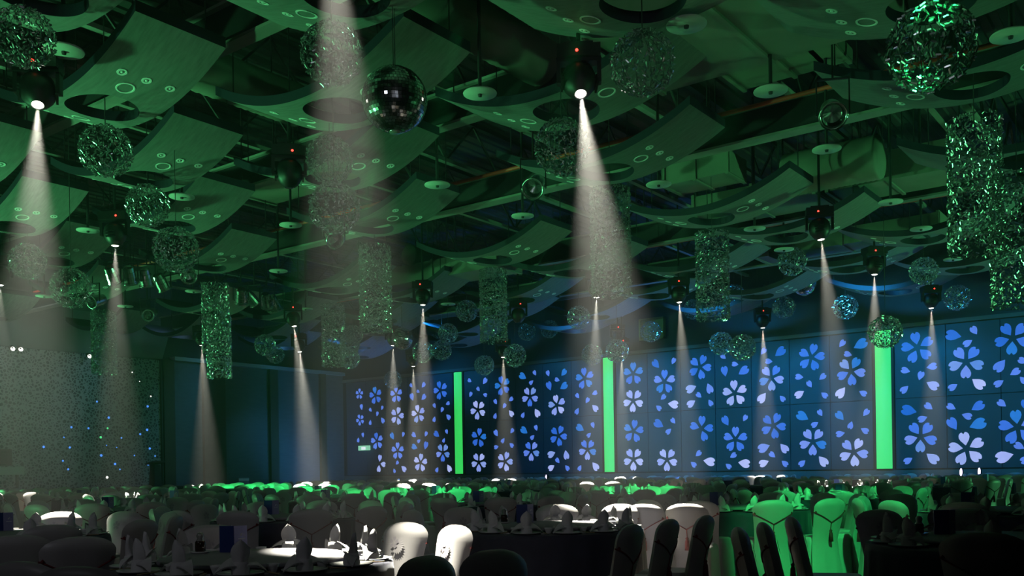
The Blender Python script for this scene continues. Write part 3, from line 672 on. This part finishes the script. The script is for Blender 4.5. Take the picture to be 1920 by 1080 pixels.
BALLS = [(45,70,112,'at the top left edge'),(198,283,98,'left, above the second big panel'),(622,100,118,'at the top inside the middle beam'),(618,300,90,'middle one of three stacked in the central beam'),(627,390,98,'lowest of three stacked in the central beam'),
 (277,385,80,'third along the left diagonal'),(330,468,86,'fourth along the left diagonal, before the flat panel'),(52,490,68,'low at the left edge'),(133,540,76,'left, just above the stage soffit'),(1205,118,122,'right of the top centre moving head'),(1053,275,106,'behind the top centre white beam'),
 (1745,88,162,'at the top right, largest of all'),(1485,490,54,'beside the right-hand mirror ball'),(1732,508,52,'right of the beam over the wide pillar'),(1795,558,48,'far right above the blossom wall'),(1585,576,46,'between the two right-hand beams'),(1470,576,42,'right of the mid-right crystal column'),(1376,553,40,'behind the mid-right crystal column'),
 (1300,580,38,'left of the mid-right crystal column foot'),(875,583,42,'left of the slender crystal column'),(840,625,38,'above the first green pillar, upper'),(1030,617,34,'centre, second right of the slender column'),(988,622,34,'centre, first right of the slender column'),(1085,595,44,'left of the big central column foot'),(1220,622,40,'in front of the booth window'),
 (828,657,38,'above the first green pillar, lower'),(811,642,30,'right of the narrow central beam'),(793,660,41,'inside the narrow central beam'),(908,685,38,'right above the first green pillar'),(965,667,44,'beside the lowest central moving head'),(1110,665,40,'left above the middle green pillar'),(1157,658,44,'right above the middle green pillar'),
 (1660,622,62,'covering the top of the widest pillar'),(1392,652,50,'above the right blossoms, nearer one'),(1352,644,44,'above the right blossoms, farther one'),(662,628,38,'behind the left middle column foot'),(655,648,38,'left of the small mirror ball, upper'),(655,672,40,'left of the small mirror ball, lower'),(497,647,40,'left of the second stage-side beam'),(516,665,34,'lower left of the second stage-side beam'),(737,712,34,'over the leftmost blossom panels'),(2,580,40,'cut by the left edge above the soffit')]
placed = []
for i, (px, py, d, lab) in enumerate(BALLS):
    k = 1.0
    while k > .6:
        D = .86 * k * F / d; p = at_depth(px, py, D)
        if p.x < XW - .9 and p.y < YF - 1.6 and roof_z(p.x, p.y, rad=.46) > p.z + .50 and not any((p - q).length < .86 for q in placed): break
        k -= .02
    else:
        k = 1.0; D = .86 * F / d; p = at_depth(px, py, D); print('ball not clear', lab)
    placed.append(p)
    t = thing('crystal_ball', p, 'round crystal pendant ball ' + lab, 'pendant', 'crystal pendant balls', R.uniform(0, 6))
    tag(obj('crystals', ME_B[i % 2] if d > 60 else ME_BF, t, None, None, (k, k, k)), kind='stuff')
    if d > 60: obj('wire_cage', ME_CAGE, t, None, None, (k, k, k))
    obj('suspension_wire', ME_WIRE, t, (0, 0, .38 * k), None, (1, 1, (roof_z(p.x, p.y) - p.z - .38 * k) / 4.6))
COLS = [(1828,350,98,'at the right edge, widest of all'),(1908,452,96,'cut by the right edge'),(1145,456,78,'at the centre, crossed by a white beam'),(1336,518,64,'right of centre above the blossom wall'),(704,542,62,'left of the narrow central beam'),(925,574,53,'slender one at the centre'),(404,597,51,'nearer of the left overlapping pair'),(411,650,46,'farther of the left overlapping pair'),(625,629,45,'stubby one left of the small mirror ball'),(195,643,46,'in front of the stage soffit')]
for i, (px, py, wpx, lab) in enumerate(COLS):
    D = .82 * F / wpx; p = at_depth(px, py, D)
    t = thing('crystal_column', p, 'tall crystal column pendant ' + lab, 'pendant', 'crystal column pendants', R.uniform(0, 6))
    tag(obj('crystals', ME_CO[0 if wpx > 60 else 1], t), kind='stuff')
    for zz in (-1.04, 0, 1.04):
        b = MB()
        for k in range(20): b.bar((.39 * math.cos(k * PI / 10), .39 * math.sin(k * PI / 10), zz), (.39 * math.cos((k + 1) * PI / 10), .39 * math.sin((k + 1) * PI / 10), zz), .006, 4, cap=False)
        obj('hoop', b.mesh('hoop', M_wire), t)
    obj('suspension_wire', ME_WIRE, t, (0, 0, 1.0), None, (1, 1, (roof_z(p.x, p.y) - p.z - 1.0) / 4.6))
def mirror_ball(px, py, d, lab, dia=.82):
    D = dia * F / d; p = at_depth(px, py, D); r = dia / 2
    t = thing('mirror_ball', p, lab, 'mirror ball', 'mirror balls', .4)
    b = MB(); nl = 30
    for j in range(nl):
        a0, a1 = PI * (j + .06) / nl - PI / 2, PI * (j + .94) / nl - PI / 2; am = (a0 + a1) / 2
        nk = max(3, int(2 * nl * math.cos(am)))
        for k in range(nk):
            q0, q1 = 2 * PI * (k + .05) / nk, 2 * PI * (k + .95) / nk
            n0 = Vector((math.cos(am) * math.cos((q0 + q1) / 2), math.cos(am) * math.sin((q0 + q1) / 2), math.sin(am)))
            n0 = (n0 + Vector((R.gauss(0, .02), R.gauss(0, .02), R.gauss(0, .02)))).normalized()
            vs_ = []
            for a, q in ((a0, q0), (a0, q1), (a1, q1), (a1, q0)):
                v = Vector((math.cos(a) * math.cos(q), math.cos(a) * math.sin(q), math.sin(a))) * r
                v = v + n0 * (r * 1.0 - v.dot(n0)); vs_.append(v)
            b.add(vs_, [(0, 1, 2, 3)])
    o = obj('mirror_tiles', b.mesh('mirror_tiles', M_mirror), t); tag(o, kind='stuff')
    b = MB(); b.lathe([(max(.001, r * .985 * math.cos(PI * k / 16 - PI / 2)), r * .985 * math.sin(PI * k / 16 - PI / 2)) for k in range(17)], 28); obj('core', b.mesh('core', M_grout), t)
    b = MB(); b.lathe([(.001, -r - .012), (.07, -r - .01), (.075, -r + .02)], 14); obj('bottom_cap', b.mesh('bottom_cap', M_glass), t)
    b = MB(); b.bar((-.03, 0, r), (-.03, 0, 10.5 - p.z), .006, 4); b.bar((.03, 0, r), (.03, 0, 10.5 - p.z), .006, 4); obj('suspension_wires', b.mesh('suspension_wires', M_wire), t)
mirror_ball(740, 187, 122, 'large mirror ball hanging left of the top centre')
mirror_ball(1508, 532, 44, 'small mirror ball beside the right-hand white beam')
mirror_ball(754, 635, 41, 'small mirror ball left of the narrow central beam')

# ================================================================== TABLES AND CHAIRS
def chair_meshes():
    # back cover: pillow-like slab down to the floor, arched top; front of the chair is +y
    ZT_ = .96
    def half_w(z):
        if z < .45: return .245 - .045 * z / .45
        if z < .85: return .200 + .048 * ((z - .45) / .40) ** 1.3
        q = min(1, (z - .85) / (ZT_ - .85)); return .248 * max(0, 1 - q ** 2.0) ** .42
    def yc(z): return -.20 - .13 * max(0, (z - .42)) / .58 - (.05 * (.42 - z) / .42 if z < .42 else 0)
    zl = [0, .15, .3, .45, .6, .70, .78, .84, .865, .89, .915, .935, .95, .957, ZT_]
    b = MB(); NU = 12
    for side in (1, -1):
        vs_ = []
        for z in zl:
            hw = half_w(z)
            for i in range(NU + 1):
                u = 2 * i / NU - 1
                th = .062 * (1 - abs(u) ** 3.2) * (1 if z < .87 else math.sqrt(max(0, 1 - ((z - .87) / .09) ** 2)))
                fold = .012 * math.sin(u * 9 + 1.3) * max(0, (.5 - z)) if side < 0 else 0
                vs_.append((u * hw, yc(z) + side * th + fold, z))
        fs = []
        for j in range(len(zl) - 1):
            for i in range(NU):
                a = j * (NU + 1) + i; q = (a, a + 1, a + NU + 2, a + NU + 1); fs.append(q if side < 0 else q[::-1])
        b.add(vs_, fs, 0, True)
    me_back = b.mesh('back_cover', M_cover)
    # seat with skirt to the floor
    b = MB(); N = 36; rings = []
    for z, gx, gy, wv in ((0, .25, .236, .008), (.2, .24, .23, .006), (.42, .23, .225, .002), (.47, .222, .218, 0), (.49, .19, .19, 0)):
        ring = []
        for k in range(N):
            t = 2 * PI * k / N; c, s = math.cos(t), math.sin(t)
            e = .32; x = math.copysign(abs(c) ** e, c) * gx; y = math.copysign(abs(s) ** e, s) * gy
            f = 1 + wv / .25 * math.sin(7 * t); ring.append((x * f, y * f + .02, z))
        rings.append(ring)
    vs_ = [p for r_ in rings for p in r_]
    b.add(vs_, [(j * N + k, j * N + (k + 1) % N, (j + 1) * N + (k + 1) % N, (j + 1) * N + k) for j in range(len(rings) - 1) for k in range(N)], 0, True)
    b.add(rings[-1], [tuple(range(N))], 0, True)
    me_seat = b.mesh('seat_cover', M_cover)
    # V cord and tassel on the rear
    def yb(u, z): return yc(z) - .062 * (1 - abs(u) ** 3.2) - .004
    b = MB()
    for s in (-1, 1):
        prev = None
        for i in range(9):
            f = i / 8; u = s * (1.0 - f); z = .80 - .13 * f; hw = half_w(z)
            p = (u * hw * (1.01), yb(min(.999, abs(u)), z) - (.0 if f else -.01), z)
            if prev: b.bar(prev, p, .006, 5)
            prev = p
        b.lathe([(.001, -.016), (.016, 0), (.001, .016)], 8, c=(s * half_w(.8) * .93, yb(.93, .8), .80))
    me_cord = b.mesh('cord', M_cord)
    b = MB(); yk = yb(0, .66)
    b.bar((0, yk, .67), (0, yb(0, .57), .57), .006, 5)
    b.lathe([(.001, .02), (.018, .005), (.012, -.012), (.02, -.03), (.026, -.13), (.001, -.13)], 9, c=(0, yb(0, .56) - .012, .57))
    me_tas = b.mesh('tassel', M_cord)
    # blossom-and-leaf print on the front
    def yf(x, z): u = min(1, abs(x) / half_w(z)); return yc(z) + .062 * (1 - u ** 3.2) + .009
    b = MB()
    cx, cz = .045, .80
    for k in range(5):
        t = PI / 2 + k * 2 * PI / 5; pts_ = []
        for q, w_ in ((.008, 0), (.022, .012), (.040, .017), (.050, .010), (.045, 0), (.050, -.010), (.040, -.017), (.022, -.012)):
            x, z = cx + q * math.cos(t) - w_ * math.sin(t), cz + q * math.sin(t) + w_ * math.cos(t); pts_.append((x, yf(x, z) + .002, z))
        b.add(pts_, [tuple(range(8))], 0)
    pts_ = []
    for k in range(24):
        t = -2.3 + 3.6 * k / 23; q = .085 if k % 2 else .062; x, z = cx - .04 - q * math.cos(t) * .9, cz - .02 + q * math.sin(t) * .9; pts_.append((x, yf(x, z), z))
    c0 = (cx - .03, yf(cx - .03, cz - .01), cz - .01)
    for k in range(23): b.add([c0, pts_[k + 1], pts_[k]], [(0, 1, 2)], 1)
    me_em = b.mesh('blossom_print', M_print, M_print2)
    return me_back, me_seat, me_cord, me_tas, me_em
CH = chair_meshes()
b = MB(); RT = .91; NF = 96
def cloth():
    b = MB(); rings = []
    for z, r, wv in ((.775, .001, 0), (.775, RT - .02, 0), (.768, RT, 0), (.72, RT + .006, .004), (.45, RT + .01, .018), (.2, RT + .015, .026), (.02, RT + .018, .032)):
        rings.append([((r + wv * math.sin(k * 2 * PI / NF * 24 + .7 * math.sin(k * .37))) * math.cos(2 * PI * k / NF), (r + wv * math.sin(k * 2 * PI / NF * 24 + .7 * math.sin(k * .37))) * math.sin(2 * PI * k / NF), z) for k in range(NF)])
    b.add([p for q in rings for p in q], [(j * NF + k, j * NF + NF + k, j * NF + NF + (k + 1) % NF, j * NF + (k + 1) % NF) for j in range(len(rings) - 1) for k in range(NF)], 0, True)
    return b.mesh('tablecloth', M_cloth)
ME_CLOTH = cloth()
b = MB(); b.lathe([(.001, .74), (.90, .74), (.90, .768), (.001, .768)], 40); ME_TOP = b.mesh('table_top', M_wood)
b = MB(); b.lathe([(.001, .74), (.06, .74), (.06, .08), (.35, .04), (.35, 0)], 16); ME_PED = b.mesh('pedestal', M_dsteel)
b = MB(); b.lathe([(.55, .02), (.615, .02), (.62, .03), (.615, .045), (.605, .048), (.001, .048)], 56); ME_SUS = b.mesh('turntable', M_susan)
b = MB(); b.lathe([(.18, .0), (.18, .02), (.55, .02)], 24); ME_SUSB = b.mesh('bearing', M_dsteel)
# napkin: rolled base, cupped hood, two wings
def napkin():
    b = MB(); b.lathe([(.05, 0), (.054, .02), (.050, .06), (.044, .075), (.03, .078)], 14); me1 = b.mesh('base_roll', M_napkin)
    b = MB()
    def hood(u, v):
        a = (u - .5) * 2; wd = .040 + .016 * v / .45 if v < .45 else .056 * max(.03, 1 - ((v - .45) / .55) ** 2.2) ** .7
        x = a * wd; y = -.036 + .056 * a * a * (1 - v * .75) + .012 * v * v; z = .060 + .150 * v - .010 * a * a * v
        return (x, y, z)
    b.grid(hood, 8, 9); b.grid(lambda u, v: tuple(Vector(hood(u, v)) + Vector((0, -.006, 0))), 8, 9, flip=True)
    me2 = b.mesh('hood', M_napkin)
    out_ = []
    for s in (-1, 1):
        b = MB()
        def wing(u, v):
            wd = .066 * (1 - v) ** .8 + .004
            return (s * (.030 + .125 * v), .005 + (u - .5) * wd * 1.5 - .03 * v, .078 - .066 * v + .018 * math.sin(v * PI) + (u - .5) * .05 * (1 - v))
        b.grid(wing, 4, 6); b.grid(lambda u, v: tuple(Vector(wing(u, v)) - Vector((0, 0, .006))), 4, 6, flip=True)
        out_.append(b.mesh('wing', M_napkin))
    return me1, me2, out_[0], out_[1]
NAP = napkin()
b = MB()
for me in NAP: b.add([v.co for v in me.vertices], [tuple(p.vertices) for p in me.polygons], 0, True)
ME_NAPJ = b.mesh('napkin', M_napkin)
b = MB(); b.lathe([(.001, .0), (.08, .0), (.12, .010), (.138, .018), (.136, .022), (.11, .014), (.075, .006), (.001, .006)], 28); ME_PLATE = b.mesh('plate', M_china)
b = MB(); b.lathe([(.001, 0), (.022, 0), (.024, .008), (.036, .04), (.040, .055), (.036, .055), (.022, .012), (.001, .010)], 18); ME_CUP = b.mesh('cup', M_china)
b = MB(); b.bar((-.008, -.09, .014), (-.008, .09, .014), .0035, 5); b.bar((.006, -.09, .014), (.006, .09, .014), .0035, 5); ME_STICK = b.mesh('sticks', M_wood)
b = MB(); b.box(-.03, .05, 0, .03, .07, .011); ME_REST = b.mesh('rest', M_china)
b = MB(); b.lathe([(.001, 0), (.055, .0), (.07, .012), (.068, .014), (.001, .006)], 18); ME_DISH = b.mesh('dish', M_china)
b = MB(); b.lathe([(.001, .008), (.032, .008), (.036, .02), (.036, .075), (.030, .085)], 16); ME_SOY = b.mesh('bottle_body', M_soy)
b = MB(); b.lathe([(.030, .085), (.020, .10), (.028, .12), (.018, .14), (.001, .145)], 14); ME_STOP = b.mesh('stopper', M_glass)
b = MB(); b.lathe([(.001, 0), (.03, 0), (.042, .03), (.03, .07), (.034, .10), (.028, .10), (.024, .07), (.001, .03)], 16); ME_VASE = b.mesh('vase', M_trim)
# menu card: two hinged boards, logo on the side board
b = MB(); b.box(-.055, -.004, 0, .055, .004, .185); ME_MB = b.mesh('front_board', M_menu)
b = MB(); b.box(0, -.004, 0, .09, .004, .185); ME_MS = b.mesh('side_board', M_menu2)
b = MB()
pts_ = [(.016 * math.cos(t), .016 * math.sin(t)) for t in [k * .4 - .6 for k in range(11)]]
b.add([(x + .056, -.0055, z + .118) for x, z in pts_] + [(x * .45 + .061, -.0055, z * .9 + .118) for x, z in pts_], [(k, k + 1, 12 + k, 11 + k) for k in range(10)] + [(11 + k, 12 + k, k + 1, k) for k in range(10)])
b.box(.026, -.0056, .092, .076, -.005, .097)
ME_LOGO = b.mesh('logo', M_white)

TAB = {  # column x, row y: phase in degrees, description, detail level, kept seats (picture angles) or None
 (3.94, 5.15): (8, 'bright table front left of centre', 2, (32, 58, 118, 146)), (7.60, 5.30): (20, 'big dark-skirted table front centre', 2, (58, 84, 128, 156)), (11.9, 5.20): (0, 'dark table right of centre', 1, None),
 (4.40, 9.60): (10, 'table with one glaring white chair at left', 2, None), (7.8, 9.6): (25, 'dim table behind the bright front table', 1, None), (12.1, 9.6): (5, 'table before the brightest green pair', 1, None),
 (8.3, 14.5): (12, 'small dark table at far left', 1, None), (12.9, 14.3): (24, 'table among the left green chairs', 1, None), (7.62, 1.32): (15, 'dark table at the lower right corner', 2, (100, 72, -120, -92, -64, -36, -8, 20, 46)),
 (12.1, 2.05): (20, 'dark table at the right edge', 1, None), (21.5, 6.65): (0, 'white-topped table before the wide pillar', 1, None), 
 (19.9, 15.2): (10, 'far table below the first pillar', 1, None), (19.2, 10.2): (25, 'far table below the middle pillar', 1, None)}
GXS = [4.1, 7.9, 12.1, 16.1, 20.2, 24.2, 28.2, 31.6, 34.9]; GYS = [-2.2, 1.7, 5.5, 9.8, 14.6, 19.0, 23.4, 27.8, 32.0]
tables = [(x, y, *v) for (x, y), v in TAB.items()]
for i, x in enumerate(GXS):
    for j, y in enumerate(GYS):
        if any((x - t[0]) ** 2 + (y - t[1]) ** 2 < 6 for t in tables): continue
        q = project((x, y, .8))
        if q[2] < 6 or not -60 < q[0] < 1980: continue
        tables.append((x + R.uniform(-.2, .2), y + R.uniform(-.2, .2), R.uniform(0, 36), f'table {ORD[len(GXS) - 1 - i]} from blossom wall, {ORD[len(GYS) - 1 - j]} stage row', 0, None))
chairs = []
NCH = 12
NEARV = math.atan2(-VY, -VX)
for (x, y, ph, desc, det, keep) in tables:
    q0 = project((x, y, .8))
    t = thing('banquet_table', (x, y, 0), 'round navy-clothed ' + desc, 'table', 'round banquet tables')
    obj('tablecloth', ME_CLOTH, t, rot=(0, 0, R.uniform(0, 6))); obj('table_top', ME_TOP, t); obj('pedestal', ME_PED, t)
    t = thing('lazy_susan', (x, y, .776), 'grey-topped turntable on the ' + desc, 'turntable', 'table turntables')
    obj('turntable', ME_SUS, t); obj('bearing', ME_SUSB, t)
    zt = .776
    seats = [(NEARV - 2 * PI * k / NCH + math.radians(ph), True, None) for k in range(NCH)]
    if keep:
        seats = [(math.radians(a_) + TH - PI / 2, True, a_) for a_ in keep]
        if det == 2:                                    # places laid without a chair
            for a_ in range(-165, 180, 28):
                if all(abs((a_ - q + 180) % 360 - 180) > 20 for q in keep): seats.append((math.radians(a_) + TH - PI / 2, False, a_))
        seats.sort(key=lambda q: (NEARV - q[0]) % (2 * PI))
    for k, (ang, sits, _) in enumerate(seats):
        c, s = math.cos(ang), math.sin(ang)
        cw = f'{ORD[k]} clockwise from front'
        rr_ = (1.22 if keep else 1.26) + R.uniform(-.01, .05)
        px_ = project((x + c * 1.4, y + s * 1.4, .9))
        if sits and px_[2] > 2.2 and -60 < px_[0] < 1980 and project((x + c * 1.4, y + s * 1.4, 1.0))[1] < 1090:
            chairs.append((px_[2], x + c * rr_, y + s * rr_, ang + PI / 2 + R.uniform(-.10, .10), cw, desc))
        vis = -30 < project((x + c * .75, y + s * .75, .9))[0] < 1950 and project((x + c * .75, y + s * .75, .97))[1] < 1085
        if not vis: continue
        if det >= 1 or q0[2] < 24:
            full = q0[2] < 14
            loc = Vector((x + c * .768, y + s * .768, zt)); rz = ang + PI / 2
            if full or det:
                tag(obj('plate', ME_PLATE, None, loc, (0, 0, rz)), f'white dinner plate, {cw}, on {desc}', 'plate', 'white dinner plates')
            zl = Vector((0, 0, .0065 if (full or det) else 0))
            if full:
                tn = thing('napkin', loc + zl, f'folded white napkin, {cw}, on {desc}', 'napkin', 'folded napkins', rz + R.uniform(-.5, .5))
                for nm, me in zip(('base_roll', 'hood', 'wing', 'wing'), NAP): obj(nm, me, tn)
            else:
                tag(obj('napkin', ME_NAPJ, None, loc + zl, (0, 0, rz + R.uniform(-.5, .5))), f'folded white napkin, {cw}, on {desc}', 'napkin', 'folded napkins')
            if det == 2 and all(q[0] == ang or abs((q[0] - ang + PI) % (2 * PI) - PI) > .47 for q in seats):
                a2 = ang - .26; l2 = Vector((x + math.cos(a2) * .81, y + math.sin(a2) * .81, zt))
                tc_ = thing('chopsticks', l2, f'pair of chopsticks, {cw}, on {desc}', 'chopsticks', 'chopsticks on rests', rz)
                obj('sticks', ME_STICK, tc_); obj('rest', ME_REST, tc_)
                a2 = ang + .26; tag(obj('cup', ME_CUP, None, (x + math.cos(a2) * .672, y + math.sin(a2) * .672, zt)), f'small white cup, {cw}, on {desc}', 'cup', 'small white cups')
    if det >= 1 or q0[2] < 26:
        # menu card and cruet stand on the turntable
        zz = .776 + .048
        off = Vector((VX * .30 - RX * .28, VY * .30 - RY * .28, 0)) if det else Vector((RX * .2, RY * .2, 0))
        tm = thing('menu_card', Vector((x, y, zz)) + off, 'standing blue menu card on the ' + desc, 'menu card', 'blue menu cards', TH - PI / 2 + R.uniform(-.25, .25))
        obj('front_board', ME_MB, tm); sb = obj('side_board', ME_MS, tm, (.055, 0, 0), (0, 0, .75))
        if det: obj('logo', ME_LOGO, sb)
        if det == 2:
            off2 = Vector((VX * .28 - RX * .46, VY * .28 - RY * .46, 0))
            ts = thing('sauce_bottle', Vector((x, y, zz)) + off2, 'dark sauce bottle with glass stopper on the ' + desc, 'bottle', 'sauce bottles')
            obj('dish', ME_DISH, ts); obj('bottle_body', ME_SOY, ts); obj('stopper', ME_STOP, ts)
t = thing('vase', (4.40 + .12, 9.60 - .10, .824), 'small grey vase on the table with the glaring white chair', 'vase'); obj('body', ME_VASE, t)
chairs.sort()
FREE = [(148, 1006, (4.4, 9.6), 'at lower left with its back to the viewer'), (30, 1003, (4.4, 9.6), 'at the lower left edge with its back turned'), (1188, 983, 152, 'nearest of three dark ones right of the front centre table'), (1258, 973, 152, 'middle of three dark ones right of the front centre table'), (1326, 966, 152, 'farthest of three dark ones right of the front centre table'),
 (1380, 988, -14, 'nearest of three leaning left at the lower right'), (1427, 979, -14, 'middle of three leaning left at the lower right'), (1480, 968, -14, 'farthest of three leaning left at the lower right'), (1206, 945, (11.9, 5.2), 'left of two with red-beaded cords at the centre'), (1286, 944, (11.9, 5.2), 'right of two with red-beaded cords at the centre'),
 (790, 1042, (3.6, 1.3), 'left of two black ones at the bottom centre'), (918, 1030, (3.6, 1.3), 'right of two black ones at the bottom centre'), (36, 1052, (3.94, 5.15), 'left of two small ones in the lower left corner'), (143, 1062, (3.94, 5.15), 'right of two small ones in the lower left corner')]
free_at = []
for px, py, tgt, lab in FREE:
    p = at_z(px, py, .96); d = Vector((tgt[0] - p.x, tgt[1] - p.y, 0)).normalized() if isinstance(tgt, tuple) else Vector((math.cos(math.radians(tgt) + TH - PI / 2), math.sin(math.radians(tgt) + TH - PI / 2), 0)); p = p + d * .33
    t = thing('banquet_chair', (p.x, p.y, 0), 'covered chair ' + lab, 'chair', 'covered banquet chairs', math.atan2(d.y, d.x) - PI / 2)
    free_at.append((p.x, p.y))
    for nm, me in zip(('back_cover', 'seat_cover', 'cord', 'tassel', 'blossom_print'), CH): obj(nm, me, t)
chairs = [c_ for c_ in chairs if all((c_[1] - q[0]) ** 2 + (c_[2] - q[1]) ** 2 > .36 for q in free_at)]
kept = []
for c_ in chairs:
    if all((c_[1] - q[1]) ** 2 + (c_[2] - q[2]) ** 2 > .30 for q in kept): kept.append(c_)
chairs = kept
far = MB()
fb = MB()
for i, (D, x, y, rz, cw, desc) in enumerate(chairs):
    if i < 286:
        lab = f'covered chair, {cw}, at {desc}'
        t = thing('banquet_chair', (x, y, 0), lab, 'chair', 'covered banquet chairs', rz)
        obj('back_cover', CH[0], t); obj('seat_cover', CH[1], t)
        if D < 26: obj('cord', CH[2], t); obj('tassel', CH[3], t)
        if D < 20: obj('blossom_print', CH[4], t)
    else:
        Mx = Matrix.Translation((x, y, 0)) @ Matrix.Rotation(rz, 4, 'Z')
        for me in CH[:2]: far.add([Mx @ v.co for v in me.vertices], [tuple(p.vertices) for p in me.polygons], 0, True)
if far.v: tag(obj('distant_chairs', far.mesh('distant_chairs', M_cover)), 'rows of tiny covered chairs at the foot of the blossom wall', 'chairs', kind='stuff')
# small uplights at the foot of the blossom wall
for i, (px, py) in enumerate(((1026, 896), (1803, 886), (1837, 885))):
    p = at_X(px, py, XW - .5); t = thing('wall_uplight', (p.x, p.y, 0), ['tiny white uplight below the middle of the blossom wall', 'left of two violet-white uplights at the far right wall', 'right of two violet-white uplights at the far right wall'][i], 'uplight', 'wall uplights')
    b = MB(); b.bar((0, 0, 0), (0, 0, p.z - .05), .03, 8); obj('stand', b.mesh('stand', M_black), t)
    b = MB(); b.lathe([(.001, -.10), (.10, -.10), (.12, .0), (.12, .12)], 12); obj('housing', b.mesh('housing', M_black), t, (0, 0, p.z), (0, -PI / 2.2, 0), (1.4, .5, 1))
    b = MB(); b.lathe([(.001, .10), (.11, .10)], 12); obj('lens', b.mesh('lens', M_spotw), t, (0, 0, p.z), (0, -PI / 2.2, 0), (1.3, .42, 1))
print('tables', len(tables), 'chairs', len(chairs), 'petals', len(pet), 'objects', len(bpy.data.objects))
